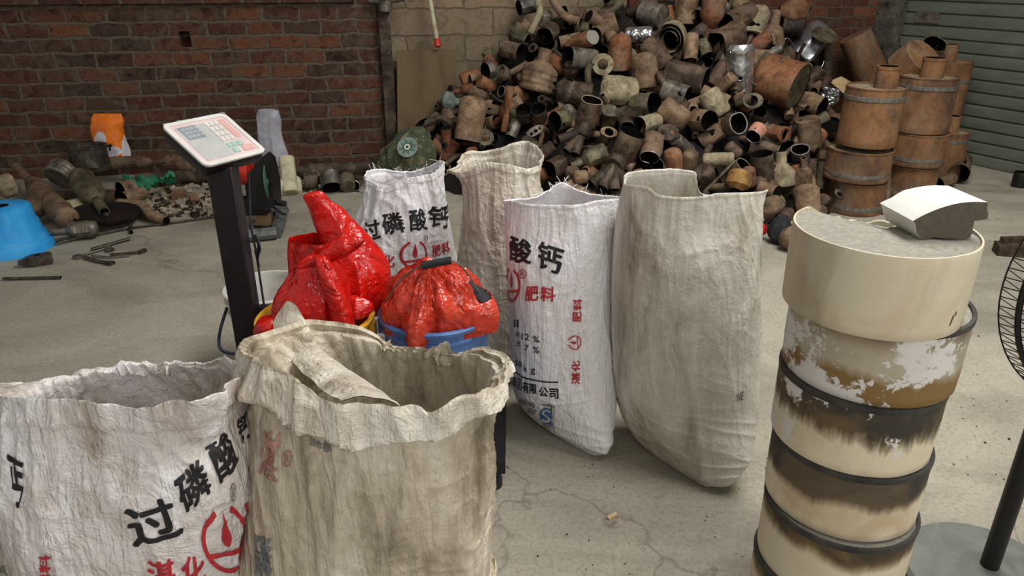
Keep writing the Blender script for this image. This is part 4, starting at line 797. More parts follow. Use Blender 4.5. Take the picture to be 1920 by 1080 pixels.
# ------------------------------------------------------------------ scrap pieces: lathed exhaust bodies, bent pipes, flanges, shields
def conv(P0, P1, r, mat, back='flat', front='open', ov=1., pw=2., roll=0., name='catalytic_converter', label=None, cat='converter', group=None, dent=.1, seed=0, bands=0, lip='cut_lip', fill='ceramic_face', n=30, neckmat=None, flange=False):
    P0, P1 = Vector(P0), Vector(P1); L = (P1-P0).length; M = frame(P0, P1, roll); pr = []; neck = None; d = lambda z: M
    if back == 'flat': pr += [(0, 0), (r*.93, 0), (r, r*.07)]
    elif back == 'dome': pr += [(r*math.sin(a*PI/12), r*.55*(1-math.cos(a*PI/12))) for a in range(0, 7)]
    elif back == 'cone': pr += [(0, 0), (r*.45, 0), (r*.47, L*.04), (r, L*.32), (r, L*.36)]
    elif back == 'neck':
        zn = L*.36; neck = (0, zn); pr += [(r*.42, zn-.002), (r*.46, zn), (r*.95, zn+L*.2), (r, zn+L*.23)]
    z0 = pr[-1][1]; z1 = L
    if front in ('dome', 'cone', 'neck'): z1 = L*.78 if front != 'neck' else L*.55
    k = max(2, bands*2+2)
    for i in range(1, k*2):
        z = z0+(z1-z0)*i/(k*2); b = .035 if bands and i % 4 in (1, 2) else 0
        pr.append((r*(1+b), z))
    nout = None; t = max(.0022, r*.05)
    if front in ('open', 'rim', 'sub'):
        pr += [(r, L-.002), (r*.985, L)]; nout = len(pr)-1; dp = .22 if front == 'sub' else .6
        pr += [(r-t, L-.001), (r-t, L-(L-z0)*dp*(.08 if front == 'sub' else 1)), (0, L-(L-z0)*dp*(.08 if front == 'sub' else 1))]
    elif front == 'flat': pr += [(r, L-r*.06), (r*.94, L), (0, L)]
    elif front == 'dome': pr += [(r*math.cos(a*PI/12), z1+(L-z1)*math.sin(a*PI/12)) for a in range(0, 7)]
    elif front == 'cone': pr += [(r, z1), (r*.5, L-.004), (r*.46, L), (r*.38, L), (r*.36, L-.03), (0, L-.03)]; nout = len(pr)-4
    elif front == 'neck': pr += [(r, z1), (r*.46, L*.7), (r*.42, L*.7+.002)]
    mis = [1 if nout is not None and i >= nout else 0 for i in range(len(pr)-1)]
    if front == 'sub': mis[-1] = 2
    m = MB(); m.lathe(pr, n, oval=ov, pw=pw, dent=dent, seed=seed, mis=mis)
    if seed % 3 != 0:                                    # pressed seam where the two half shells meet
        ze0, ze1 = z0+.06*(z1-z0), z0+.94*(z1-z0)
        for q in m.v:
            if abs(q.y) < r*.04 and r*.9 < abs(q.x) and ze0 < q.z < ze1: q.x *= 1.09
    extras = front == 'rim' or neck or flange or front == 'neck'
    mats_ = [mat, 'soot', fill]
    if not extras:
        o = m.build(name, mats_, M=M); return tag(o, label, cat, group)
    root = thing(name, label, cat, group=group, M=M); m.build('body', mats_, root)
    def dd(p): return 1+dent*noise.noise(Vector(p)*(1.6/max(q[0] for q in pr))+Vector((seed, seed*.7, seed*1.3)))
    if front == 'rim':
        m = MB(); pts = []
        for i in range(n+1):
            a = 2*PI*i/n; c, q = math.cos(a), math.sin(a)
            if pw != 2.: c, q = math.copysign(abs(c)**(2/pw), c), math.copysign(abs(q)**(2/pw), q)
            p = Vector((r*c, r*q*ov, L)); s_ = dd(p); pts.append(Vector((p.x*s_*.985, p.y*s_*.985, L)))
        m.tube(pts, max(.0022, r*.055), 6, cap=False); m.build('cut_rim', lip, root)
    if neck:
        m = MB(); m.lathe([(r*.3, 0), (r*.43, 0), (r*.43, neck[1]+.004), (r*.3, neck[1]+.004)], 18, mis=[1, 0, 0]); m.lathe([(r*.3, 0), (r*.3, neck[1])], 18, 1); m.build('neck_pipe', [neckmat or mat, 'soot'], root)
        if flange:
            m = MB(); m.plate(circ(r*.85, 20, oval=.62), [circ(r*.3, 12), circ(r*.09, 8, r*.64), circ(r*.09, 8, -r*.64)], -.012, .002); m.build('flange', neckmat or mat, root)
    elif flange:
        m = MB(); m.plate(circ(r*1.5, 24, oval=.7*ov), [circ(r*.8, 20, oval=ov), circ(r*.13, 8, r*1.2), circ(r*.13, 8, -r*1.2)], L-.004, L+.01); m.build('flange', mat, root)
    if front == 'neck':
        m = MB(); m.lathe([(r*.43, L*.69), (r*.43, L), (r*.34, L), (r*.34, L*.75), (0, L*.75)], 18, mis=[0, 0, 1, 1]); m.build('neck_pipe', [neckmat or mat, 'soot'], root)
    return root
def pipe(pts, r, mat, name='exhaust_pipe', label=None, cat='pipe', group=None, flange=0, oval=1., nn=28, taper=1.):
    pts = smooth_path(pts, nn); o0 = pts[0].copy(); p = [q-o0 for q in pts]; rr = [r*(1+(taper-1)*i/(nn-1)) for i in range(nn)]; m = MB()
    m.tube(p, rr, 14, 0, False, oval); a, b = p[-1], (p[-2]-p[-1]).normalized()
    m.tube([p[-1], p[-1]+b*r*.6, p[-1]+b*r*2.2], [rr[-1], rr[-1]*.82, rr[-1]*.8], 14, 1, True, oval); m.tube([p[0], p[0]+(p[1]-p[0]).normalized()*r*.02], [rr[0], rr[0]*.9], 14, 1, True, oval)
    if not flange: o = m.build(name, [mat, 'soot'], M=Matrix.Translation(o0)); return tag(o, label, cat, group)
    root = thing(name, label, cat, o0, group); m.build('tube', [mat, 'soot'], root)
    m = MB(); m.plate(circ(r*2, 20, oval=.75), [circ(rr[-1]*.9, 14), circ(r*.2, 8, r*1.6), circ(r*.2, 8, -r*1.6)], -.004, .006, M=frame(p[-1], p[-1]-b, flange)); m.build('flange', mat, root); return root
def flange_plate(c, nrm, r, mat, label, oval=.75, holes=1, roll=0., th=.012, name='exhaust_flange', group=None):
    m = MB(); H = [circ(r*.5, 20)] if holes < 2 else [circ(r*.24, 14, x) for x in ([-r*.42, r*.42] if holes == 2 else [-r*.62, 0, r*.62])]
    H += [circ(r*.08, 8, r*.84), circ(r*.08, 8, -r*.84)] if holes < 3 else []
    if holes == 0: H = []
    m.plate(circ(r, 28, oval=oval), H, 0, th); c = Vector(c); o = m.build(name, mat, M=frame(c, c+Vector(nrm), roll)); return tag(o, label, 'flange', group)
def shield(P0, P1, r, mat, label, seed=0, arc=PI*1.05, ribs=3, holes=(), face=None, name='heat_shield', crump=.05, group=None):
    P0, P1 = Vector(P0), Vector(P1); L = (P1-P0).length; nu, nv = 44, 60; M = frame(P0, P1); f = (CP-(P0+P1)/2) if face is None else Vector(face); loc = M.to_3x3().transposed() @ f; a0 = math.atan2(loc.y, loc.x)
    rows = []
    for j in range(nv+1):
        v = j/nv; row = []
        for i in range(nu+1):
            u = i/nu; a = a0+(u-.5)*arc; e = (1-.22*max(0, (abs(v-.5)-.36)/.14)**2)
            rb = r*e*(1+.05*math.cos(v*ribs*2*PI)*sst(.05, .2, u)*sst(.05, .2, 1-u)); p = Vector((rb*math.cos(a), rb*math.sin(a), v*L)); d = 1+crump*noise.noise(p*(1.2/r)+Vector((seed, 1, 2)))+crump*.6*(rdg(noise.noise(p*(2.2/r)+Vector((seed, 1, 2))), 3)-.3)
            row.append(Vector((p.x*d, p.y*d, p.z)))
        rows.append(row)
    m = MB(); vs = [p for r_ in rows for p in r_]; w_ = nu+1
    def gone(u, v): return any(((u-hu)*arc*r)**2+((v-hv)*L)**2 < hr*hr for hu, hv, hr in holes)
    for s_, off in ((0, 0), (1, -.0025)):
        vv = [Vector((p.x*(1+off/r), p.y*(1+off/r), p.z)) for p in vs]
        m.add(vv, [[j*w_+i, j*w_+i+1, (j+1)*w_+i+1, (j+1)*w_+i] for j in range(nv) for i in range(nu) if not gone((i+.5)/nu, (j+.5)/nv)], s_)
    if not holes: o = m.build(name, [mat, 'rust_dark'], M=M, fix=False, ang=45); return tag(o, label, 'heat shield', group)
    root = thing(name, label, 'heat shield', group=group, M=M); m.build('shell', [mat, 'rust_dark'], root, fix=False, ang=45)
    for hu, hv, hr in holes:
        m = MB(); a = a0+(hu-.5)*arc; cc = Vector((r*math.cos(a), r*math.sin(a), hv*L)); fm = frame(cc, cc+Vector((math.cos(a), math.sin(a), 0)))
        m.tube([fm @ Vector((hr*1.05*math.cos(2*PI*k/20), hr*1.05*math.sin(2*PI*k/20), .001)) for k in range(21)], .0035, 6, cap=False); m.build('hole_collar', mat, root)
    return root
def manifold(c, top, legs, r, mat, label, name='exhaust_manifold', group=None):
    root = thing(name, label, 'manifold', c, group); c = Vector(c); m = MB(); t = Vector(top)-c
    m.tube([Vector((0, 0, 0)), t*.5, t], [r*1.3, r*1.5, r*1.1], 16, 0, False); m.tube([t, t*.97, t*.5], [r*1.1, r*.9, r*.8], 16, 1); m.tube([Vector((0, 0, 0)), -t*.05], [r*1.3, r*.6], 16, 0); m.build('collector', [mat, 'soot'], root)
    for l in legs:
        l = Vector(l)-c; m = MB(); p = smooth_path([t*.1, l*.45+t*.12, l], 14); m.tube(p, [r*.75]*14, 12, 0, False); m.tube([p[-1], p[-2], p[-4]], [r*.75, r*.58, r*.5], 12, 1); m.build('runner_pipe', [mat, 'soot'], root)
    return root

# ------------------------------------------------------------------ the heap
YF = [(-1.3, 5.75), (-.9, 5.35), (-.4, 4.75), (0, 4.4), (.5, 4.22), (1.5, 4.15), (1.9, 4.35), (2.3, 4.85), (2.9, 5.6)]
ZL = [(-1.3, .0), (-.95, .14), (-.41, .6), (.05, 1.25), (.4, 1.6), (2.1, 1.6), (2.4, 1.2), (2.6, .4), (2.75, .0)]
def interp(T, x):
    if x <= T[0][0]: return T[0][1]
    for (a, b), (c, d) in zip(T, T[1:]):
        if x <= c: return b+(d-b)*(x-a)/(c-a)
    return T[-1][1]
def heap_h(x, y): return max(0., min((y-interp(YF, x))*.66, interp(ZL, x)))
def heap_hit(px, py):
    d = ray(px, py); t = 3.2
    while t < 8:
        p = CP+d*t
        if p.z <= heap_h(p.x, p.y) or (p-W0).dot(WNRM) < .08: return p
        t += .02
    return CP+d*7
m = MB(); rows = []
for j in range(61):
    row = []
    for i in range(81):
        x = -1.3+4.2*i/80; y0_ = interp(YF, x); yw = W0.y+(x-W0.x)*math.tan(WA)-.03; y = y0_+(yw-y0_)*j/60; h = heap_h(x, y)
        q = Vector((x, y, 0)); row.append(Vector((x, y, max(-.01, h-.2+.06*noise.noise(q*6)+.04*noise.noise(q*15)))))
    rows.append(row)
m.grid(rows, 0, False); o = m.build('scrap_metal_heap', 'pile_core_shade', fix=False); tag(o, 'mass of crushed rusty scrap under the converter heap, coloured dark as shade between pieces', 'scrap heap', None, 'stuff')
LM = []                                              # landmarks of the heap: short name, where it stands
GRP = 'scrap converters and pipes in the heap'
sd = [0]
def HP(kind, x0, y0, x1, y1, wpx, dz, mat, label, push=0., lm=None, **kw):
    sd[0] += 1; c = heap_hit((x0+x1)/2, (y0+y1)/2); yc = c.y+push; P0, P1 = Y(x0, y0, yc+dz/2), Y(x1, y1, yc-dz/2); r = wpx/2/FOC*depth((P0+P1)/2)
    if lm: LM.append((lm, (x0+x1)/2, (y0+y1)/2))
    kw.setdefault('group', GRP)
    if kind == 'c': return conv(P0, P1, r, mat, label=label, seed=sd[0], **kw)
    if kind == 's': kw['holes'] = [(a, b, h*r) for a, b, h in kw.get('holes', ())]; return shield(P0, P1, r, mat, label, seed=sd[0], **kw)
def HT(pxs, wpx, mat, label, dzs=None, push=0., lm=None, **kw):
    c = heap_hit(*pxs[len(pxs)//2]); pts = [Y(a, b, c.y+push-(dzs[i] if dzs else 0)) for i, (a, b) in enumerate(pxs)]; kw.setdefault('group', GRP)
    if lm: LM.append((lm,)+tuple(pxs[len(pxs)//2]))
    return pipe(pts, wpx/2/FOC*depth(c), mat, label=label, **kw)
def HF(px, py, rpx, mat, label, nrm=(0, -1, .3), push=0., lm=None, **kw):
    c = heap_hit(px, py); c = Y(px, py, c.y+push); kw.setdefault('group', GRP)
    if lm: LM.append((lm, px, py))
    return flange_plate(c, nrm, rpx/FOC*depth(c), mat, label, **kw)
# upper left of the heap
HT([(1009, 4), (1012, 22), (1003, 44), (992, 66)], 13, 'pale_crust', 'pale bent tan pipe at the top left edge of the heap, by the block wall', [0, .05, .08, .1], lm='the pale bent pipe')
HP('c', 1003, 8, 973, 15, 26, .06, 'steel_dull', 'grey can with dark mouth at the upper left corner of the heap', ov=1.1)
HP('c', 962, 62, 993, 77, 29, .12, 'steel_olive', 'brown grey can with black round mouth at the foot of the pale bent pipe')
HP('c', 1035, 55, 1021, 68, 32, .14, 'rust_dark', 'dark can showing a wide black mouth right of the pale bent pipe')
HT([(1034, -6), (1046, 16), (1062, 32), (1088, 41)], 15, 'rust_tan', 'curved brown pipe with end flange at the top of the heap', [0, .03, .05, .1], flange=1.2, lm='the curved brown pipe')
c = heap_hit(1130, 55)
manifold(Y(1130, 52, c.y), Y(1158, 40, c.y-.02), [Y(1104, 30, c.y-.08), Y(1118, 62, c.y-.1), Y(1150, 78, c.y-.1), Y(1108, 46, c.y-.03)], 15/FOC*depth(c), 'rust_tan', 'knobby tan exhaust manifold with oval ports near the top of the heap', group=GRP); LM.append(('the knobby manifold', 1130, 50))
HP('c', 1072, 88, 1112, 69, 35, .16, 'rust_orange', 'orange can with pale ceramic filling its cut mouth', front='sub', ov=.82, fill='ceramic_face', lm='the orange can with ceramic mouth')
pc = HP('c', 1162, 133, 1163, 62, 42, -.02, 'rust_orange', 'copper orange perforated can with rows of square holes', back='flat', front='dome', dent=.015, lm='the perforated orange can')
pm = pc.matrix_world.copy(); lc = pm.inverted() @ CP; th0 = math.atan2(lc.y, lc.x); rp_ = max(math.hypot(v.co.x, v.co.y) for v in pc.data.vertices)/1.02; lp_ = max(v.co.z for v in pc.data.vertices)
lf = pm.to_3x3().transposed() @ Vector((-1, 0, 0)); sg_ = 1 if math.sin(math.atan2(lf.y, lf.x)-th0) > 0 else -1; m = MB()
for i in range(6):
    for j in range(11):
        th_ = th0+sg_*(-.1+.21*i); zz = lp_*(.1+.068*j); ca, sa = math.cos(th_), math.sin(th_); u_ = Vector((-sa, ca, 0))*.0062; o_ = Vector((ca, sa, 0))*(rp_*1.012)+Vector((0, 0, zz)); h_ = Vector((0, 0, .0072))
        m.add([o_-u_-h_, o_+u_-h_, o_+u_+h_, o_-u_+h_], [[0, 1, 2, 3]])
m.build('hole_pattern', 'soot', pc)
HP('s', 1172, 68, 1224, 64, 30, .05, 'steel_bright', 'crumpled pale shiny foil shield beside the perforated orange can', crump=.12, arc=PI*1.2)
HF(1130, 121, 20, 'pale_crust', 'cream square flange plate with one round hole left of the perforated can', push=-.05, oval=1., lm='the cream flange plate')
HT([(1108, 118), (1102, 135), (1104, 160)], 13, 'steel_olive', 'narrow olive pipe standing left of the cream flange plate', lm=None)
HP('c', 1112, 112, 1064, 107, 38, .12, 'steel_dull', 'eight sided grey can with torn dark mouth facing left', pw=3, dent=.05, lm='the eight sided grey can')
HP('c', 940, 128, 910, 133, 30, .1, 'steel_dull', 'grey flared horn mouth at the left edge of the heap', back='neck', lm='the grey horn')
HP('c', 938, 142, 958, 138, 22, .02, 'rust_brown', 'small brown ball joint beside the grey horn', back='dome', front='dome')
HT([(956, 137), (972, 129), (990, 118)], 12, 'rust_tan', 'short brown pipe stub behind the grey horn')
HP('c', 1003, 172, 1024, 92, 58, -.06, 'rust_tan', 'large ribbed tan converter with tapered shoulders on the left flank of the heap', back='flat', front='neck', bands=3, pw=2.8, lm='the large ribbed tan converter')
HP('c', 945, 92, 977, 99, 32, .1, 'rust_brown', 'brown can with black mouth beneath the round mouthed grey can, left edge')
HT([(958, 68), (975, 58), (992, 40)], 22, 'rust_tan', 'short tan tube leaning on the block wall at the left edge', lm=None)
HP('s', 1190, 172, 1128, 168, 54, .05, 'pale_crust', 'cream dented heat shield in the middle of the heap', crump=.05, ribs=2, arc=PI*1.1, lm='the cream dented shield')
HP('s', 1138, 148, 1128, 232, 24, .02, 'pale_crust', 'long cream strip of sheet hanging below the cream dented shield', crump=.12, arc=PI*.6)
HP('s', 1045, 172, 1112, 176, 44, .05, 'rust_dark', 'dark curved shield with thin bright edge under the ribbed tan converter', arc=PI*.8)
# top and upper right
HP('c', 1203, 24, 1242, 32, 44, .12, 'steel_dull', 'grey round can near the top of the heap with its pale inside showing', front='sub', fill='steel_dull', lm='the grey round can')
HP('c', 1284, 46, 1290, -18, 40, -.02, 'rust_tan', 'upright tan can with brown label stripe at the top of the heap', front='flat', lm='the upright tan can')
HP('c', 1322, 20, 1309, 31, 27, .1, 'steel_olive', 'dark olive can with round mouth behind the upright tan can')
HP('c', 1322, 90, 1342, -10, 44, -.06, 'rust_red', 'long red brown converter with collar and flanged neck at the top centre', back='neck', flange=True, bands=1, front='flat', lm='the flanged red brown converter')
HP('c', 1408, 24, 1362, 46, 42, .14, 'rust_brown', 'brown can with dark mouth pointing down left, upper right of heap', lm='the down pointing brown can')
HP('c', 1400, 14, 1372, 2, 28, .0, 'rust_tan', 'small tan closed can at the very top of the heap', front='dome')
HP('c', 1428, 14, 1409, 66, 37, .12, 'pale_crust', 'cream can with speckled top and dark square flanged mouth', back='dome', front='open', pw=3, flange=True, lm='the cream can with square flange')
HP('c', 1456, 22, 1444, 92, 42, .14, 'rust_tan', 'tan converter with narrow neck above a big black mouth', back='neck', lm='the narrow necked converter')
HP('c', 1462, 20, 1515, 18, 44, .04, 'rust_orange', 'crumpled orange converter at the top right of the heap', back='cone', front='cone', dent=.25, pw=2.6)
HP('c', 1468, 48, 1506, 50, 32, .05, 'rust_dark', 'dark brown can tucked under the crumpled orange converter')
HP('c', 1385, 62, 1344, 86, 42, .14, 'rust_brown', 'boxy brown can with dark oblong mouth left of the silver shield', pw=3.2, ov=1.15, lm='the boxy brown can')
c = heap_hit(1258, 76); fm_ = frame(Y(1262, 70, c.y+.06), Y(1255, 78, c.y-.12)); m = MB(); k_ = 27/FOC*depth(c); rows = []
for i in range(90):
    a = i/89*2*PI*2.4; rr_ = k_*(.5+.5*i/89)*(1+.08*noise.noise(Vector((a*1.1, 3, 0)))); rows.append([Vector((rr_*math.cos(a)*1.05, rr_*math.sin(a)*1.2, z)) for z in (.0, .05, .1, .15, .185-.02*noise.noise(Vector((a*2, 0, 0))))])
m.grid(rows, 0, False); m.grid([[Vector((p.x*.97, p.y*.97, p.z)) for p in r] for r in rows], 0, False); m.lathe([(0, 0), (k_*.45, 0), (k_*1.0, .002)], 24, 1)
o = m.build('rolled_sheet', ['pale_crust', 'soot'], M=fm_, fix=False); tag(o, 'loosely rolled cream sheet, spiral end facing out, near the heap top', 'sheet metal', GRP); LM.append(('the rolled cream sheet', 1258, 76))
HP('c', 1297, 66, 1294, 114, 26, .1, 'rust_tan', 'slim tan pipe can with open lower end beside the rolled sheet', lm='the slim tan pipe can')
HT([(1212, 82), (1228, 98), (1246, 124)], 40, 'rust_brown', 'thick grey brown elbow left of the long dark can', [0, .04, .06], lm='the thick elbow')
HP('c', 1250, 136, 1323, 153, 44, .14, 'rust_dark', 'long dark brown can with oblong mouth facing right', ov=1.15, pw=2.6, lm='the long dark can')
HP('c', 1206, 98, 1212, 166, 46, .06, 'rust_tan', 'tan upright can tapering to its shoulder, left of the thick elbow', back='dome', lm='the tan upright can')
HP('s', 1385, 182, 1389, 80, 50, .04, 'steel_bright', 'shiny silver stamped heat shield with two holes on the heap', holes=[(.52, .42, .17), (.6, .14, .12), (.62, .93, .08), (.3, .9, .12)], ribs=2, crump=.03, lm='the shiny silver shield')
HP('c', 1418, 136, 1498, 164, 86, .22, 'rust_orange', 'big round orange muffler drum with grey end band', back='dome', front='sub', fill='steel_olive', lm='the big orange muffler', n=48, dent=.03, name='muffler', cat='muffler')
HP('c', 1243, 168, 1288, 182, 40, .08, 'steel_dull', 'grey can with bright torn edge under the long dark can', pw=2.8, lm='the grey torn can')
HP('c', 1545, 48, 1494, 112, 52, .1, 'steel_bright', 'bright silver converter lying across the top right of the heap', back='dome', front='flat', bands=2, n=40, lm='the bright silver converter')
c = heap_hit(1520, 75)
flange_plate(Y(1546, 66, c.y-.16), (.15, -.6, .9), 25/FOC*depth(c), 'steel_olive', 'grey round lid resting on the bright silver converter', oval=.9, holes=0, th=.006, name='round_lid', group=GRP)
pipe([Y(1490, 88, c.y-.12), Y(1478, 72, c.y-.15), Y(1470, 76, c.y-.16), Y(1464, 92, c.y-.16), Y(1460, 100, c.y-.16)], .004, 'steel_bright', 'sensor_wire', 'thin silver sensor wire hooked left of the bright silver converter', 'wire', GRP)
pipe([Y(1545, 115, c.y-.18), Y(1540, 126, c.y-.2), Y(1528, 133, c.y-.2), Y(1515, 131, c.y-.2)], .004, 'steel_bright', 'sensor_wire', 'thin silver wire loop hanging above the mouth of the big orange muffler', 'wire', GRP)
HT([(1552, 84), (1551, 120), (1549, 165)], 17, 'steel_olive', 'dark olive upright pipe right of the big orange muffler', lm='the dark upright pipe')
HT([(1500, 48), (1514, 30), (1522, 14)], 10, 'steel_dull', 'flat grey bracket strip rising behind the bright silver converter', oval=.4)
HP('c', 1640, 152, 1603, 66, 58, -.05, 'drum_rust', 'plain brown drum leaning at the right end of the heap', back='flat', front='flat', push=-.25, name='muffler', cat='muffler', dent=.03, n=40, lm='the leaning brown drum')
c = heap_hit(1578, 160); m = MB(); q4 = [Y(1556, 152, c.y-.15), Y(1577, 143, c.y-.12), Y(1600, 155, c.y-.14), Y(1583, 176, c.y-.22)]
m.grid([q4, [p+Vector((0, .002, -.004)) for p in q4]], 0, True, True, True); o = m.build('cardboard_piece', 'cardboard', fix=True); tag(o, 'flat tan cardboard scrap propped beside the front rusty drum stack', 'cardboard', None)
HP('s', 1548, 192, 1560, 162, 30, .02, 'steel_bright', 'crumpled chrome foil below the tan cardboard scrap', crump=.4)
# middle
HP('c', 1192, 198, 1227, 196, 40, .14, 'steel_olive', 'oval olive can with black mouth facing right in mid heap', ov=1.1, lm='the oval olive can')
HP('c', 1240, 200, 1288, 234, 46, .08, 'rust_tan', 'tan can lying behind the oval olive can', front='dome', lm='the lying tan can')
HP('s', 1326, 172, 1354, 216, 42, .06, 'pale_crust', 'cream crumpled shield with seam below the long dark can', crump=.06, ribs=2, lm='the cream seamed shield')
HF(1411, 189, 19, 'steel_olive', 'dark oval flange with a round hole under the silver shield', push=-.08, lm='the oval flange')
HT([(1382, 190), (1396, 188), (1411, 188)], 24, 'rust_dark', 'short dark pipe ending at the oval flange', [0, .03, .06])
HP('c', 1304, 224, 1331, 227, 40, .14, 'rust_tan', 'tan round can with clean black mouth in the middle of the heap', lm='the clean mouthed tan can')
HP('c', 1356, 240, 1385, 231, 40, .14, 'rust_brown', 'brown can with shiny cut rim and broken rubble inside', front='rim', lm='the shiny rimmed can')
HP('c', 1424, 240, 1412, 256, 30, .06, 'pinkish_rubble', 'pinkish crumbling ceramic core under a thin bright rim', back='flat', front='rim', lm='the pinkish core')
HP('c', 1443, 246, 1470, 252, 28, .08, 'rust_orange', 'orange elbow can ending in a grey two bolt flange', flange=True, lm='the orange flanged elbow')
HP('c', 1512, 222, 1516, 276, 44, .0, 'rust_tan', 'upright boxy tan can with closed top near the drums', front='flat', back='flat', pw=3.4, lm='the boxy upright tan can')
HP('c', 1504, 194, 1541, 206, 40, .12, 'rust_tan', 'dented tan can with tall black mouth above the boxy upright can', ov=1.2, dent=.18, lm='the dented tan can')
HP('c', 1552, 250, 1556, 234, 44, .05, 'rust_dark', 'dark rusty bowl beside the rusty drum stack', back='dome', front='open')
HP('c', 1502, 304, 1501, 280, 33, .05, 'steel_dull', 'small can with bright oval rim facing up, near the drums', front='rim', ov=.9, lm='the bright rimmed small can')
HP('c', 1508, 352, 1507, 296, 28, .02, 'rust_tan', 'vase shaped tan piece with flared top under the bright rimmed can', back='dome', front='neck', flange=False, lm='the vase shaped piece')
HP('c', 1510, 344, 1514, 402, 44, .06, 'rust_tan', 'tan can standing on the floor with torn dark lower mouth', back='dome', pw=2.6, push=-.05, lm='the floor standing tan can')
HP('c', 1464, 284, 1466, 348, 48, .04, 'pale_crust', 'cream bell shaped converter with narrow neck', back='neck', lm='the cream bell')
HP('c', 1432, 344, 1428, 288, 40, .02, 'rust_dark', 'dark brown upright can left of the cream bell', front='open')
HP('c', 1392, 318, 1380, 356, 44, .06, 'amber_rust', 'amber yellow cone can low on the heap', back='dome', front='cone', lm='the amber cone')
HP('c', 1407, 352, 1402, 312, 26, .0, 'rust_red', 'reddish round lump right of the amber cone', back='dome', front='dome')
c = heap_hit(1348, 332); pipe([Y(1319, 361, c.y-.2), Y(1348, 332, c.y-.18), Y(1378, 301, c.y-.12)], .012, 'rust_dark', 'steel_rod', 'straight dark rod lying slantwise across the lower heap', 'rod', None, oval=.6); LM.append(('the slanting rod', 1348, 332))
HP('s', 1318, 300, 1376, 298, 26, .04, 'pale_crust', 'pale grey flattened shield above the slanting rod', crump=.08)
HP('c', 1302, 330, 1340, 322, 34, .06, 'rust_dark', 'dark knobby casting at the left end of the slanting rod', back='dome', front='dome', dent=.3)
HP('c', 1266, 316, 1260, 280, 34, .04, 'rust_orange', 'small peach can with rounded top behind the right pale sack', front='dome', lm='the small peach can')
HP('c', 1290, 316, 1296, 282, 30, .04, 'rust_tan', 'small tan can right of the small peach can', front='dome')
HP('c', 1226, 256, 1218, 295, 38, .12, 'rust_tan', 'tan can with bright round rim and black mouth facing down front', front='rim', lm='the bright rimmed black mouth')
HP('c', 1094, 252, 1110, 188, 40, .06, 'rust_brown', 'upright rusty can with pale rim and black mouth facing up', front='rim', lip='pale_crust', lm='the upward mouthed can')
c = heap_hit(1085, 270); manifold(Y(1090, 252, c.y-.02), Y(1098, 232, c.y), [Y(1046, 262, c.y-.08), Y(1062, 284, c.y-.1), Y(1078, 290, c.y-.12)], 12/FOC*depth(c), 'rust_dark', 'dark manifold with spreading legs under the upward mouthed can', group=GRP)
HP('c', 1062, 222, 1040, 228, 32, .1, 'steel_olive', 'olive horn shaped mouth facing left in the shaded heap', lm='the olive horn', ov=1.15)
HP('c', 1232, 227, 1199, 236, 33, .1, 'pale_crust', 'cream tube with black mouth facing left', lm='the cream tube')
HP('c', 1162, 306, 1186, 248, 50, .04, 'rust_brown', 'large dull rusty can with open top above a manifold', lm='the large dull rusty can')
c = heap_hit(1145, 320); manifold(Y(1150, 312, c.y-.05), Y(1160, 300, c.y), [Y(1110, 345, c.y-.1), Y(1130, 352, c.y-.12), Y(1152, 356, c.y-.12), Y(1172, 345, c.y-.1)], 14/FOC*depth(c), 'rust_dark', 'grey brown manifold with drooping legs below the large dull rusty can', group=GRP)
HP('c', 1136, 284, 1072, 312, 36, .04, 'steel_olive', 'long olive grey can lying low behind the middle sacks', lm='the long olive can', front='neck')
HP('c', 1056, 306, 1032, 318, 32, .06, 'rust_dark', 'boxy dark can with square mouth behind the cream rolled sack', pw=4)
HF(1004, 246, 16, 'steel_dull', 'grey gasket plate with three holes behind the cream sack', holes=3, oval=.5, roll=.6, nrm=(0, -1, .5), push=-.05, lm='the gasket plate')
HT([(956, 160), (952, 200), (946, 246)], 16, 'rust_orange', 'upright rusty orange post left of the shaded pans', lm='the rusty orange post')
HP('c', 985, 224, 982, 205, 30, .06, 'rust_dark', 'dark twin pan half lost in shadow right of the rusty post')
HP('c', 1012, 222, 1008, 204, 30, .06, 'rust_dark', 'dark round pan beneath the ribbed tan converter, in shadow')
HF(1252, 248, 20, 'rust_dark', 'dark oval plate with two holes beneath the lying tan can', holes=2, push=-.06)
HP('c', 1075, 334, 1104, 330, 26, .02, 'rust_tan', 'small tan lump can just above the middle printed sack', back='dome', front='dome')
# lower left
HP('c', 890, 180, 876, 264, 51, .08, 'rust_tan', 'tall tan flattened can with black lower mouth at the heap left foot', back='dome', pw=2.6, dent=.1, push=-.1, lm='the tall tan flattened can')
HF(911, 258, 15, 'steel_olive', 'grey ring flange beside the mouth of the tall tan can', push=-.15, lm='the grey ring flange', oval=1.)
c = heap_hit(830, 275); manifold(Y(836, 290, c.y), Y(846, 306, c.y-.02), [Y(808, 262, c.y-.06), Y(836, 240, c.y-.05), Y(858, 262, c.y-.04)], 13/FOC*depth(c), 'rust_red', 'red brown branching manifold left of the tall tan can', group=GRP); LM.append(('the branching manifold', 836, 275))
HT([(800, 232), (826, 222), (850, 236), (858, 258)], 14, 'rust_dark', 'dark arched pipe over the branching manifold', [0, .03, .03, .03])
HP('c', 828, 190, 866, 192, 36, .0, 'glass_green', 'grey green ribbed jug lying against the plywood board', back='dome', front='neck', bands=3, name='jug', cat='jug', group=None, push=.05, lm='the grey green jug')
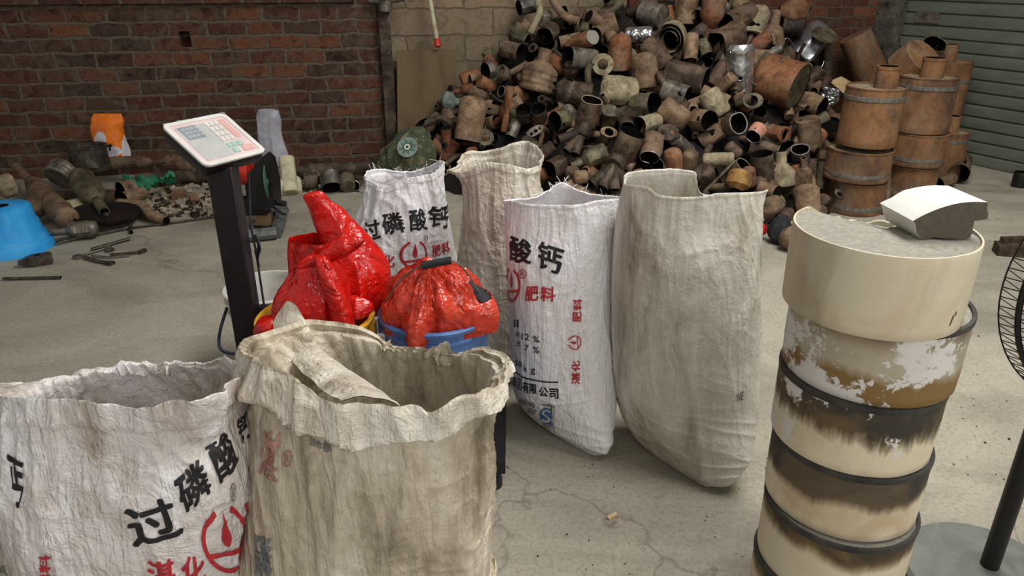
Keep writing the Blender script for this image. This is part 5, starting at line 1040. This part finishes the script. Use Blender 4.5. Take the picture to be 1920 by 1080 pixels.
# lower right front on the floor
HP('c', 1432, 372, 1452, 404, 52, .05, 'rust_tan', 'egg shaped tan piece lying by the torn corner of the pale sack', back='dome', front='dome', push=-.1, lm='the egg shaped piece')
HT([(1425, 352), (1440, 356), (1458, 361)], 26, 'rust_tan', 'short tan pipe with clean round mouth by the pale sack corner', [0, .04, .1], lm='the short round mouthed pipe')
def ball(px, py, rpx, z, mat, label, cat, name, dent=0., sy=1.):
    c = G(px, py, z); r = rpx/FOC*depth(c); m = MB(); m.lathe([(r*math.sin(a*PI/14), -r*sy*math.cos(a*PI/14)) for a in range(15)], 24, dent=dent); o = m.build(name, mat, M=Matrix.Translation((c.x, c.y, max(c.z, r*sy)))); return tag(o, label, cat)
ball(1425, 430, 13, .06, 'red_ball', 'small red ball on the floor right of the pale sack', 'ball', 'ball')
ball(1486, 448, 24, .07, 'rust_tan', 'rounded tan lump half hidden behind the filter stack top', 'scrap', 'scrap_lump', .15)
m = MB(); lobe(m, G(1460, 455).y, [(456, 1448, 1482, .05), (440, 1440, 1486, .06), (420, 1444, 1482, .05), (404, 1456, 1474, .03)], 12, .012, 40, 24); o = m.build('rubber_boot', 'black_rubber', fix=False); tag(o, 'crumpled black rubber piece on the floor at the foot of the heap', 'rubber scrap')
m = MB(); q4 = [G(1474, 436, .012), G(1545, 424, .012), G(1535, 404, .03), G(1470, 410, .03)]; m.grid([q4, [p-Vector((0, 0, .004)) for p in q4]], 0, True, True, True); o = m.build('paper_sheet', 'paper_tan'); tag(o, 'flattened tan paper sheet on the floor behind the filter stack', 'paper')
HT([(1540, 300), (1539, 325), (1536, 352)], 16, 'steel_olive', 'olive tube hanging beside the lower rusty drum stack', push=-.1)

# unnamed in-between pieces: a dozen kinds, copied one by one into the gaps
rnd = random.Random(11); protos = []
def proto(kind, **kw): o = conv((0, 0, 0), (0, 0, kw.pop('L')), kw.pop('r'), **kw); protos.append((kind, o)); return o
for i, (kind, kw) in enumerate([('open tan can', dict(L=.2, r=.055, mat='rust_tan')), ('brown domed can', dict(L=.17, r=.06, mat='rust_brown', front='dome', back='dome')), ('red brown necked can', dict(L=.24, r=.055, mat='rust_red', back='neck', front='open')), ('dark oval can', dict(L=.19, r=.05, mat='rust_dark', ov=1.3)),
    ('orange cone can', dict(L=.18, r=.055, mat='rust_orange', front='cone', back='flat')), ('grey open can', dict(L=.16, r=.05, mat='steel_dull')), ('olive boxy can', dict(L=.17, r=.05, mat='steel_olive', pw=3.6)), ('brown ribbed can', dict(L=.22, r=.055, mat='rust_brown', bands=3)), ('tan flanged can', dict(L=.18, r=.042, mat='rust_tan', flange=True)), ('dull rimmed can', dict(L=.17, r=.05, mat='rust_brown', front='rim', lip='pale_crust'))]):
    proto(kind, seed=50+i, **kw)
def pproto(kind, pts, r, mat, fl=0): protos.append((kind, pipe([Vector(p) for p in pts], r, mat, flange=fl)))
pproto('brown bent pipe', [(0, 0, 0), (0, 0, .12), (.05, 0, .2), (.14, 0, .23)], .022, 'rust_brown'); pproto('dark flanged pipe', [(0, 0, 0), (0, .02, .12), (0, .08, .22)], .02, 'rust_dark', .01); pproto('tan elbow', [(0, 0, 0), (0, 0, .08), (.06, 0, .14)], .03, 'rust_tan')
def kids(o): return [c for c in bpy.data.objects if c.parent == o]
KID = {o.name: kids(o) for _, o in protos}
def copy_thing(o):
    c = o.copy(); COL.objects.link(c)
    for k in KID[o.name]: d = k.copy(); d.parent = c; COL.objects.link(d)
    return c
used = set(); placed = [(a, b) for _, a, b in LM]; nfill = 0; first = {k: True for k, _ in protos}
DIRS = ['right of', 'below and right of', 'below', 'below and left of', 'left of', 'above and left of', 'above', 'above and right of']
def where(px, py):
    ls = sorted(LM, key=lambda l: (l[1]-px)**2+(l[2]-py)**2)[:4]; out = []
    for n_, a, b in ls: out.append(f"{DIRS[int(round(math.atan2(py-b, px-a)/(PI/4))) % 8]} {n_}")
    return out
spots = []
for tr_ in range(16000):
    if len(spots) >= 290: break
    x = rnd.uniform(-.95, 2.75); y = rnd.uniform(interp(YF, x)-.02, 6.2); z = heap_h(x, y)
    if y > W0.y+(x-W0.x)*math.tan(WA)-.12 or z > 1.5: continue
    px, py = pix((x, y, z))
    if py < -25 or py > 440 or px < 720 or px > 1570: continue
    if (840 < px < 1020 and py > 315) or (945 < px < 1170 and py > 392) or (1165 < px < 1440 and py > 372) or (690 < px < 845 and py > 340): continue
    if z >= interp(ZL, x)-.02 and x < .1 and py > 330: continue
    dmin = .062 if py < 150 else .075
    if any((x-a)**2+(y-b)**2+(z-c)**2 < (dmin*1.12)**2 for a, b, c in spots): continue
    spots.append((x, y, z))
for i, (x, y, z) in enumerate(spots):
    kind, pr_ = protos[i % len(protos)] if i < len(protos) else rnd.choice(protos)
    o = pr_ if first[kind] else copy_thing(pr_); first[kind] = False
    ax = Vector((rnd.uniform(-1, 1), rnd.uniform(-1, .35), rnd.uniform(-.75, .75))).normalized(); c = Vector((x, y+.05, z-.06)); c.z = max(c.z, .06)
    yw = W0.y+(x-W0.x)*math.tan(WA)-.16
    if c.y > yw: c.y = yw
    M = frame(c-ax*.1, c+ax*.1, rnd.uniform(0, 6)); s_ = rnd.uniform(.72, 1.05); o.matrix_world = M @ Matrix.Scale(s_, 4)
    px, py = pix(c); lab = None
    wh = where(px, py)
    for k in range(3):
        cand = f"{kind} {wh[k]}"
        if cand not in used: lab = cand; break
    if lab is None: lab = f"{kind} between {wh[0].split(' the ')[1] and 'the '+wh[0].split(' the ')[1]} and the {wh[1].split(' the ')[1]}"
    while lab in used: lab += ', deeper' if ', deeper' not in lab else ' in'
    used.add(lab); tag(o, lab, 'pipe' if ('pipe' in kind or 'elbow' in kind) else 'converter', GRP)
    if 'pipe' in kind or 'elbow' in kind: o.name = 'exhaust_pipe'

# ------------------------------------------------------------------ rusty drums on the right
def drum_stack(yc, secs, lab, neck=None, nlab=None):
    for k, (pt, pb, cx, r) in enumerate(secs):
        q = Y(cx, (pt+pb)/2, yc); z1, z0 = Y(cx, pt, yc-r).z, max(0, Y(cx, pb, yc-r).z); h = z1-z0; rt_ = r*.985
        t = thing('rusty_drum', lab[k], 'drum', (q.x, yc, z0), 'rusty muffler drums stacked by the shutter'); m = MB()
        m.lathe([(0, .0), (r*.985, 0), (r, .006), (r*1.004, h*.14), (r, h*.15), (r*1.002, h*.5), (r*.995, h*.8), (rt_, h-.012), (rt_*1.02, h-.008), (rt_*1.02, h), (rt_*.97, h), (rt_*.965, h-.012)], 56, dent=.012, seed=k+cx); m.build('body', 'drum_rust', t)
        m = MB(); m.lathe([(rt_*.97, h-.012), (rt_*.5, h-.011), (0, h-.012)], 56); m.build('lid', 'drum_lid', t)
        m = MB(); zb = h*(.82 if k == 0 else .22); m.lathe([(r*.99, zb-.014), (r*1.012, zb-.012), (r*1.016, zb+.003*math.sin(k)), (r*1.012, zb+.012), (r*.99, zb+.014)], 56, dent=.02, seed=k); m.build('weld_seam', 'weld_grey', t)
        if k == 0 and neck:
            px, pyt, pyb, rn = neck; c = Y(px, pyb, yc-.02); zt2 = Y(px, pyt, yc-rn).z; L = Vector((q.x, yc, z0)); m = MB()
            m.lathe([(rn, h-.014), (rn, zt2-z0-.02), (rn*1.04, zt2-z0-.018), (rn*1.04, zt2-z0), (rn*.88, zt2-z0), (rn*.88, h), (0, h)], 28, mis=[0, 0, 0, 0, 1, 1], mat=Matrix.Translation((c.x-q.x, -.01, 0))); m.build('neck_pipe', ['drum_rust', 'soot'], t)
drum_stack(4.72, [(169, 281, 1631, .176), (290, 347, 1606, .2), (349, 409, 1601, .175)], ['upper rusty drum of the front stack, wide grey weld band and short neck pipe', 'wide middle rusty drum of the front stack, carrying the necked drum', 'lowest rusty drum of the front stack, standing on the floor'], (1662, 126, 160, .068))
drum_stack(5.1, [(149, 254, 1731, .182), (256, 317, 1717, .186), (318, 380, 1707, .158)], ['upper orange rusty drum of the rear stack by the shutter, with neck pipe', 'middle orange rusty drum of the rear stack by the shutter', 'lowest orange rusty drum of the rear stack by the shutter'], (1748, 110, 142, .072))
drum_stack(5.52, [(252, 342, 1770, .13)], ['slim rusty drum behind the rear drum stack against the shutter'], (1783, 219, 250, .05))
drum_stack(5.95, [(118, 318, 1768, .13)], ['tall rusty drum hidden behind the rear stack, only its top showing'], (1777, 84, 116, .058))
def YC(p, y): return Y(p[0], p[1], y)
conv(YC((1682, 150), 5.5), YC((1736, 106), 5.35), .16, 'drum_rust', 'cone', 'flat', label='tilted orange cone shaped muffler end above the rear drum stack', name='muffler', cat='muffler', dent=.04, seed=3)
conv(YC((1725, 118), 5.75), YC((1754, 82), 5.55), .06, 'steel_olive', 'flat', 'rim', ov=1.4, label='dark oval can with torn lip tilted beside the tall rear drum', lip='steel_olive', seed=8, roll=1.2, dent=.15)
conv(G(1803, 300, .1), G(1799, 326, .08), .07, 'rust_brown', 'dome', 'open', label='round brown can with dark mouth on the floor by the shutter', seed=9)
conv(G(1784, 336, .05), G(1758, 346, .05), .045, 'rust_tan', 'flat', 'open', label='tan pipe end lying at the foot of the slim drum', seed=10)
conv(G(1664, 362, .045), G(1690, 374, .045), .04, 'rust_tan', 'flat', 'open', label='small tan pipe end on the floor between the two drum stacks', seed=11)
pipe([G(1657, 402, .0)+Vector((0, 0, .0)), G(1656, 400)+Vector((.01, .02, .12)), G(1656, 398)+Vector((.0, .04, .27))], .022, 'rust_brown', label='upright brown tube leaning on the front drum stack', taper=.8)
conv(G(1909, 350, .0), G(1909, 350, .0)+Vector((0, 0, .11)), .05, 'black_paint', 'flat', 'open', label='small black cup shaped part on the floor by the shutter', name='black_cup', cat='cup', dent=.05)
c = G(1905, 478); m = MB(); m.box((0, 0, .03), (.22, .09, .06), 0, Matrix.Rotation(-.25, 4, 'Z')); m.box((.02, .05, .075), (.18, .03, .03), 0, Matrix.Rotation(.1, 4, 'Z')); tag(m.build('wood_offcut', 'rust_dark', M=Matrix.Translation(c)), 'dark wooden offcut on the floor behind the fan guard', 'wood')

# ------------------------------------------------------------------ things against the back wall
def on_wall(px, py, off): return wall_hit(px, py, off)
pb = [on_wall(px, py, .03) for px, py in ((744, 93), (853, 93), (855, 250), (742, 250))]; pb[2].z = pb[3].z = .05; pb[0].z = pb[1].z
for p in pb[2:]: p += WNRM*.13
m = MB(); m.grid([pb, [p-WNRM*.02 for p in pb]], 0, True, True, True); o = m.build('plywood_board', 'wood_board'); tag(o, 'brown plywood board leaning on the pale block wall', 'board')
p0, p1 = on_wall(803, -20, .05), on_wall(819, 74, .06); t = thing('wall_pipe', 'thin white pipe with a red end cap slanting down the block wall', 'pipe', p1)
m = MB(); m.tube([p0-p1, Vector()], .017, 14); m.build('tube', 'pvc_cream', t)
m = MB(); d_ = (p1-p0).normalized(); m.tube([d_*-.01, d_*.03, d_*.045, d_*.06], [.022, .024, .03, .012], 14); m.build('end_cap', 'red_paint', t)
p = on_wall(723, 8, .1); t = thing('junction_fitting', 'grey metal pipe fitting at the top of the corner post', 'fitting', p); m = MB(); m.tube([(-.12, 0, .03), (.0, 0, .03), (.14, 0, .05)], .03, 12); m.lathe([(0, -.05), (.045, -.05), (.05, -.03), (.04, .04), (0, .04)], 16); m.build('coupling', 'steel_dull', t)
m = MB(); m.lathe([(0, .04), (.06, .04), (.06, .07), (0, .07)], 16); m.build('cap', 'rust_dark', t)
# camouflage bag and the disc on it
m = MB(); yb = 5.25
lobe(m, yb, [(322, 712, 806, .16), (300, 704, 816, .2), (275, 722, 814, .18), (256, 742, 806, .13), (240, 764, 796, .06)], 21, .02, 80, 50); o = m.build('camouflage_bag', 'camo_cloth', fix=False, ang=70); tag(o, 'crumpled dark green camouflage bag on the floor beside the corner post', 'bag')
c = Y(764, 276, 5.0); dm = frame(c, c+Vector((-.1, -.8, .55))); t = thing('spotted_disc', 'round pale green disc with white hub lying on the camouflage bag', 'disc', M=dm)
m = MB(); m.plate(circ(.072, 36), [circ(.018, 16)], 0, .004); m.build('disc_plate', 'glass_green', t)
m = MB(); m.plate([(r_*math.cos(2*PI*k/16+.3), r_*math.sin(2*PI*k/16+.3)) for k, r_ in enumerate([.06, .03]*8)], [circ(.02, 12)], .004, .006); m.build('star_print', 'green_disc', t)
m = MB(); m.plate(circ(.02, 20), [circ(.011, 14)], .002, .009); m.build('hub', 'white_plastic', t)

# ------------------------------------------------------------------ scrap along the left wall
def FP(a, b, z): return G(a, b, z)
GL = 'exhaust scrap along the brick wall'
def FCV(p0, p1, wpx, mat, label, **kw):
    A_, B_ = G(*p0), G(*p1); r = wpx/2/FOC*depth((A_+B_)/2); sd[0] += 1; kw.setdefault('group', GL); return conv(A_, B_, r, mat, label=label, seed=sd[0], **kw)
def floor_pipe(pts, wpx, mat, label, **kw):
    P = [G(*p) for p in pts]; kw.setdefault('group', GL); return pipe(P, wpx/2/FOC*depth(P[len(P)//2]), mat, label=label, **kw)
t = FCV((128, 412, .1), (30, 312, .12), 38, 'rust_tan', 'long tan muffler with pipe pointing up left behind the blue stool', back='dome', front='neck', name='muffler', cat='muffler', dent=.05)
FCV((-10, 352, .14), (30, 345, .14), 46, 'pale_crust', 'yellowish crusted can at the left edge behind the blue stool', back='dome', front='dome', dent=.2)
FCV((35, 400, .1), (75, 385, .1), 40, 'rust_brown', 'brown can tucked between the blue stool and the long tan muffler', back='dome', front='dome')
FCV((108, 335, .14), (128, 312, .2), 54, 'steel_dull', 'grey silver can with two bright bands near the brick wall', back='flat', front='dome', bands=2, n=40)
FCV((150, 330, .2), (196, 398, .08), 46, 'steel_olive', 'grey holed can bent into an elbow below the dark pot', back='dome', front='neck', name='exhaust_elbow')
c = G(172, 318, .16); t = thing('cooking_pot', 'dark grey round pot resting on the pipes under the orange bag', 'pot', c); rp = 33/FOC*depth(c)
m = MB(); m.lathe([(0, 0), (rp*.93, 0), (rp, .02), (rp, .16), (rp*1.05, .165), (rp*1.05, .172), (rp*.96, .172), (rp*.95, .02), (0, .012)], 40); m.build('body', 'tool_steel', t)
m = MB(); m.box((rp*.55, -rp*.86, .09), (.09, .02, .1)); m.build('handle_bracket', 'steel_dull', t)
m = MB(); lobe(m, 5.4, [(300, 186, 244, .05), (290, 185, 242, .07), (262, 178, 236, .075), (238, 172, 231, .06), (222, 170, 229, .03), (213, 176, 224, .008)], 31, .01, 260, 180)
o = m.build('snack_bag', ['orange_bag', 'white_film', 'ink_black'], fix=False, ang=60); tag(o, 'orange and white plastic packet standing against the brick wall', 'packet')
for p in o.data.polygons:
    q = pix(p.center)
    if ((q[0]-188)/11)**2+((q[1]-263)/16)**2 < 1 or ((q[0]-238)/10)**2+((q[1]-276)/26)**2 < 1 or ((q[0]-205)/24)**2+((q[1]-284)/10)**2 < 1: p.material_index = 1
    if abs(q[0]-205) < 5.5 and abs(q[1]-274) < 2.2 or abs(q[0]-206) < 2 and abs(q[1]-276) < 7: p.material_index = 2
FCV((205, 306, .16), (318, 302, .16), 24, 'rust_brown', 'long brown muffler lying level under the orange packet', back='dome', front='neck', name='muffler', cat='muffler', dent=.04)
FCV((318, 302, .15), (378, 318, .12), 28, 'rust_tan', 'tan flared pipe end joined to the long brown muffler', back='flat', front='open')
floor_pipe([(255, 338, .07), (330, 332, .07), (410, 330, .07), (480, 328, .07)], 24, 'rust_dark', 'long dark pipe along the foot of the brick wall, left part', name='long_pipe')
floor_pipe([(540, 322, .07), (620, 317, .07), (712, 312, .07)], 24, 'rust_dark', 'long dark pipe along the foot of the brick wall, right part', name='long_pipe')
m = MB(); rows = []
for j in range(25):
    row = []
    for i in range(41):
        u, v = i/40, j/24; p = G(232+98*u, 340+(16+8*math.sin(u*5))*v, .12-.07*v); q = Vector((u*6, v*3, 0)); row.append(p+Vector((0, 0, .05*noise.noise(q)+.03*noise.noise(q*3)+.03)))
    rows.append(row)
m.grid(rows, 0, False); tag(m.build('green_net', 'green_net', fix=False), 'crumpled green net lying in front of the long dark pipe', 'net')
FCV((250, 352, .09), (226, 358, .09), 34, 'rust_tan', 'tan ring ended can with curled rim under the green net', front='rim', lip='pale_crust')
FCV((270, 362, .07), (232, 372, .07), 24, 'rust_tan', 'small tan pipe with dark mouth below the ring ended can')
FCV((100, 372, .07), (220, 368, .07), 26, 'rust_brown', 'brown pipe lying crosswise behind the grey elbow')
floor_pipe([(222, 385, .06), (262, 386, .06), (282, 402, .05), (312, 414, .035)], 26, 'rust_tan', 'tan pipe with bent tail ending in a small round mouth', taper=.62)
FCV((158, 385, .06), (128, 393, .06), 40, 'pale_crust', 'pale can with hollow dark mouth left of the black disc', ov=.8)
c = G(200, 405, .06); rp = 61/FOC*depth(c); t = thing('black_dish', 'shallow black round dish lying on the scrap', 'dish', M=Matrix.Translation(c) @ Matrix.Rotation(.1, 4, 'Y')); m = MB(); m.lathe([(0, 0), (rp*.4, 0), (rp*.95, .012), (rp, .03), (rp*.97, .032), (rp*.9, .02), (rp*.3, .01), (0, .01)], 44); m.build('dish_body', 'black_paint', t)
m = MB(); m.lathe([(0, .008), (.02, .008), (.016, .022), (0, .022)], 14); m.build('knob', 'tool_steel', t)
FCV((185, 428, .06), (98, 436, .06), 32, 'steel_dull', 'dull silver ribbed converter beside the blue stool', back='dome', front='neck', bands=4, n=36)
floor_pipe([(105, 455, .02), (170, 440, .02), (250, 424, .02)], 8, 'tool_steel', 'thin flat steel strip in front of the silver ribbed converter', name='steel_strip', cat='rod', oval=.5)
floor_pipe([(246, 427, .01), (320, 418, .01), (410, 405, .01)], 4, 'tool_steel', 'long thin rod lying on the floor toward the scale post', name='steel_rod', cat='rod')
floor_pipe([(244, 422, .02), (246, 436, .012)], 7, 'tool_steel', 'short bolt standing at the end of the thin rod', name='bolt', cat='bolt')
# blue stool
c = Vector((-2.86, 3.98, 0)); t = thing('plastic_stool', 'bright blue round plastic stool at the left edge', 'stool', c); m = MB()
m.lathe([(0, .255), (.02, .256), (.125, .258), (.138, .25), (.152, .16), (.158, .157), (.172, .09), (.179, .087), (.19, .045), (.202, .04), (.21, .0), (.2, 0), (.185, .04), (.13, .24), (0, .245)], 56); m.build('body', 'stool_blue', t)
m = MB(); m.lathe([(.012, .2555), (.03, .258), (.034, .2585), (.036, .2575)], 24); m.lathe([(0, .2565), (.013, .2565), (.013, .25)], 16); m.build('finger_hole', 'soot', t)
# hand tools on the floor
def tool(name, label, pts, wpx, mat='tool_steel', heads=(), z=.012, cat='tool', group='hand tools on the floor'):
    P = [G(a, b, z) for a, b in pts]; r = wpx/2/FOC*depth(P[0]); t = thing(name, label, cat, P[0], group); m = MB(); m.tube([p-P[0] for p in P], r, 8, oval=.55); m.build('handle', mat, t)
    for hk, a, b, ang, sz in heads:
        q = G(a, b, z)-P[0]; M = Matrix.Translation(q) @ Matrix.Rotation(ang, 4, 'Z'); m = MB(); s_ = sz/FOC*depth(P[0])
        if hk == 'box': m.box((0, 0, 0), (s_*2, s_*.8, s_*.75), 0, M)
        elif hk == 'ring': m.plate(circ(s_, 18), [circ(s_*.55, 12)], -.006, .006, 0, M)
        elif hk == 'jaw': m.plate([(-s_, -s_*.8), (s_*.2, -s_*.9), (s_*1.1, -s_*.75), (s_*1.1, -s_*.35), (s_*.2, -s_*.3), (s_*.2, s_*.3), (s_*1.1, s_*.35), (s_*1.1, s_*.75), (s_*.2, s_*.9), (-s_, s_*.8)], [], -.006, .006, 0, M)
        m.build({'box': 'hammer_head', 'ring': 'ring_end', 'jaw': 'jaw'}[hk], mat, t)
    return t
tool('chisel_bar', 'brown flat bar, topmost of the scattered hand tools', [(172, 467), (208, 457), (244, 447)], 9, heads=())
tool('claw_hammer', 'claw hammer at the right end of the scattered hand tools', [(206, 477), (235, 475), (262, 472)], 7, heads=(('box', 267, 471, 1.2, 8),))
tool('ring_spanner', 'ring spanner at the left of the scattered hand tools, bright shaft', [(146, 480), (175, 472), (200, 464)], 6, 'steel_dull', (('ring', 145, 481, 0, 8), ('jaw', 203, 464, .4, 6)))
tool('pliers', 'dark pliers lowest of the scattered hand tools', [(158, 482), (182, 489), (205, 493)], 9, heads=(('jaw', 206, 493, -.2, 7),))
tool('open_spanner', 'bright open ended spanner crossing the middle of the hand tools', [(172, 479), (205, 482), (244, 478)], 5, 'steel_dull', (('jaw', 205, 468, .9, 7),))
floor_pipe([(6, 522, .012), (60, 521, .012), (114, 520, .012)], 7, 'tool_steel', 'plain dark steel bar lying alone in front of the blue stool', name='steel_bar', cat='bar', group=None, oval=.7)
c = G(72, 487, .03); t = thing('hammer_head', 'loose dark hammer head by the foot of the blue stool', 'hammer head', M=Matrix.Translation(c) @ Matrix.Rotation(.5, 4, 'Z')); m = MB()
m.grid([[Vector((x, y*s_, z*s2)) for y, z in ((-.028, -.028), (.028, -.028), (.028, .028), (-.028, .028))] for x, s_, s2 in ((-.095, .7, .2), (-.05, .9, .8), (-.02, 1, 1), (.05, 1, 1), (.065, .85, .85))], 0, True, True, True); m.build('head', 'tool_steel', t, ang=30)
m = MB(); m.box((.0, 0, .0285), (.03, .018, .002)); m.build('eye', 'soot', t)
# rubble by the wall: countless chips
m = MB(); rnd2 = random.Random(5)
def chip(p, s_, mi):
    vs = [Vector((rnd2.uniform(.5, 1)*sx, rnd2.uniform(.5, 1)*sy, rnd2.uniform(.4, .9)*sz))*s_ for sx in (-1, 1) for sy in (-1, 1) for sz in (-1, 1)]; R_ = Matrix.Rotation(rnd2.uniform(0, 6), 3, 'Z') @ Matrix.Rotation(rnd2.uniform(-.4, .4), 3, 'X')
    m.add([p+R_ @ v+Vector((0, 0, s_*.4)) for v in vs], [[0, 1, 3, 2], [4, 6, 7, 5], [0, 4, 5, 1], [2, 3, 7, 6], [0, 2, 6, 4], [1, 5, 7, 3]], mi)
for k in range(420):
    a = rnd2.random()**.8; px = 262+rnd2.random()*190; py = 345+rnd2.random()**.7*62; chip(G(px, py), rnd2.choice((.006, .008, .012, .016, .024)), rnd2.choice((0, 0, 1)))
for k in range(160): chip(G(rnd2.uniform(520, 720), rnd2.uniform(338, 362)), rnd2.choice((.006, .009, .014)), rnd2.choice((0, 1)))
for k in range(110): chip(G(rnd2.uniform(1450, 1900), rnd2.uniform(390, 470)), rnd2.choice((.003, .004, .006)), 0)
for k in range(90): chip(G(rnd2.uniform(930, 1440), rnd2.uniform(860, 1080)), rnd2.choice((.0012, .002, .003)), rnd2.choice((0, 1)))
for k in range(60): chip(G(rnd2.uniform(1760, 1900), rnd2.uniform(560, 900)), rnd2.choice((.0015, .0025, .004)), rnd2.choice((0, 1)))
o = m.build('rubble', ['rubble_tan', 'rust_dark'], fix=False, ang=20); tag(o, 'small chips of rubble scattered over the concrete floor', 'rubble', None, 'stuff')
for k, (px, py, s_, lab) in enumerate(((338, 372, .05, 'broken brown brick chunk in the rubble, left one'), (366, 380, .042, 'broken brown brick chunk in the rubble, right one beside the scale post'), (322, 386, .03, 'smallest brown brick chunk at the front of the rubble'))):
    m = MB(); chip(Vector(), s_, 0); tag(m.build('brick_chunk', 'brick_piece', M=Matrix.Translation(G(px, py)), ang=20), lab, 'brick')
c = G(1148, 970); m = MB(); m.box((0, 0, .005), (.035, .012, .008), 0, Matrix.Rotation(.6, 4, 'Z')); tag(m.build('wood_chip', 'paper_tan', M=Matrix.Translation(c), ang=20), 'tiny pale wood chip alone on the concrete in the foreground', 'wood chip')
# cut-off saw behind the scale post
c0 = G(478, 445); t = thing('cut_off_saw', 'black cut-off saw with red motor and green grinding disc behind the scale post', 'saw', c0); SI = Matrix.Translation(-c0); ys = c0.y+.15
m = MB(); q = [G(456, 455), G(520, 448), G(532, 405), G(462, 400)]
for a, b in ((0, 1), (1, 2), (2, 3), (3, 0)): m.tube([q[a]+Vector((0, 0, .04)), q[b]+Vector((0, 0, .04))], .04, 8, oval=.9)
m.build('base', 'steel_dark_cast', t, SI)
m = MB(); m.box(Y(478, 408, ys), (.2, .07, .075)); m.build('wood_block', 'wood_block', t, SI)
m = MB(); A1 = [Y(*p, ys) for p in ((472, 322), (497, 290), (508, 300), (518, 345), (520, 382), (505, 388), (470, 378))]; m.grid([[p+Vector((0, -.07, 0)) for p in A1], [p+Vector((0, .09, 0)) for p in A1]], 0, True, True, True); m.build('blade_guard', 'black_paint', t, SI, ang=30)
cc = Y(502, 338, ys-.03); dm_ = SI @ frame(cc, cc+Vector((.99, .13, .0))); m = MB(); m.lathe([(0, -.003), (.11, -.003), (.11, .003), (.045, .003), (.045, .012), (0, .012)], 40); m.build('grinding_disc', 'green_disc', t, dm_)
m = MB(); m.tube([Y(436, 320, ys), Y(470, 322, ys)], .075, 20); m.tube([Y(430, 320, ys), Y(437, 320, ys)], .055, 20); m.build('motor', 'red_paint', t, SI)
m = MB(); m.box(Y(478, 385, ys), (.16, .08, .1)); m.box(Y(470, 350, ys+.05), (.05, .05, .2)); m.build('arm', 'black_paint', t, SI)
m = MB(); m.tube([Y(520, 380, ys), Y(535, 382, ys-.02)], .018, 10); m.tube([Y(512, 388, ys), Y(528, 400, ys-.03), Y(536, 402, ys-.04)], .008, 8); m.build('lever', 'black_rubber', t, SI)
m = MB(); m.tube(smooth_path([Y(478, 410, ys-.1), Y(472, 425, ys-.1), Y(480, 440, ys-.12), Y(492, 432, ys-.12)], 14), .012, 8); m.build('clamp_hook', 'steel_dull', t, SI)
# small standing bag, white angle profiles, cans near the wall
m = MB(); yb = 5.45
lobe(m, yb, [(310, 493, 540, .05), (295, 490, 542, .07), (265, 484, 531, .065), (240, 482, 527, .055), (222, 481, 526, .05), (206, 483, 522, .045)], 41, .009, 70, 50, open_top=True, inset=.25); tag(m.build('cloth_bag', 'grey_cloth', fix=False, ang=60), 'small pale grey cloth bag standing open against the brick wall', 'bag')
conv(Y(545, 362, 5.05), Y(537, 297, 5.2), .055, 'pvc_cream', 'flat', 'open', pw=3, label='upright cream plastic channel piece by the small grey bag', name='plastic_channel', cat='channel', dent=.05, group=None)
conv(G(518, 352, .05), G(562, 346, .05), .06, 'pvc_cream', 'flat', 'open', pw=3, label='cream corrugated channel piece lying at the foot of the upright one', name='plastic_channel', cat='channel', dent=.05, bands=4, group=None)
FCV((596, 338, .07), (570, 340, .07), 30, 'rust_dark', 'dark can with black mouth right of the cream channels', ov=1.1)
FCV((588, 326, .1), (598, 338, .07), 20, 'rust_tan', 'jagged tan can end beside the dark mouthed can', dent=.25)
FCV((618, 326, .13), (622, 352, .05), 38, 'steel_dull', 'grey open can leaning by the wall pipe', front='open')
FCV((650, 330, .1), (652, 350, .05), 30, 'steel_olive', 'small olive can left of the back sacks', back='dome', front='flat')
FCV((672, 336, .07), (664, 348, .05), 22, 'rust_dark', 'small dark can just left of the back printed sack', front='rim')
# trough at the lower left corner
c = Vector((-1.12, 1.15, 0)); t = thing('black_trough', 'black plastic trough of grey waste behind the front left sack', 'trough', c); m = MB()
a_ = [[Vector((x*s_, y*s_, z)) for x, y in rrect(.5, .4, .06)] for s_, z in ((.86, 0), (.95, .2), (1, .36), (1.06, .365), (1.06, .39), (.99, .39), (.97, .36), (.93, .18))]
m.grid(a_, 0, True, True, False); m.build('tub', 'black_rubber', t)
m = MB(); rr9 = [[Vector((p[0]*.93*f, p[1]*.93*f, .26+.03*noise.noise(Vector((p[0]*f*18, p[1]*f*18, 2))))) for p in rrect(.5, .4, .06)] for f in (1, .8, .6, .4, .2, .02)]; m.grid(rr9, 0, True, False, True)
for k in range(140): chip(Vector((rnd2.uniform(-.2, .2), rnd2.uniform(-.16, .16), .265)), rnd2.choice((.006, .01, .016)), 0)
o = m.build('waste', 'ceramic_face', t, fix=False); o['kind'] = 'stuff'
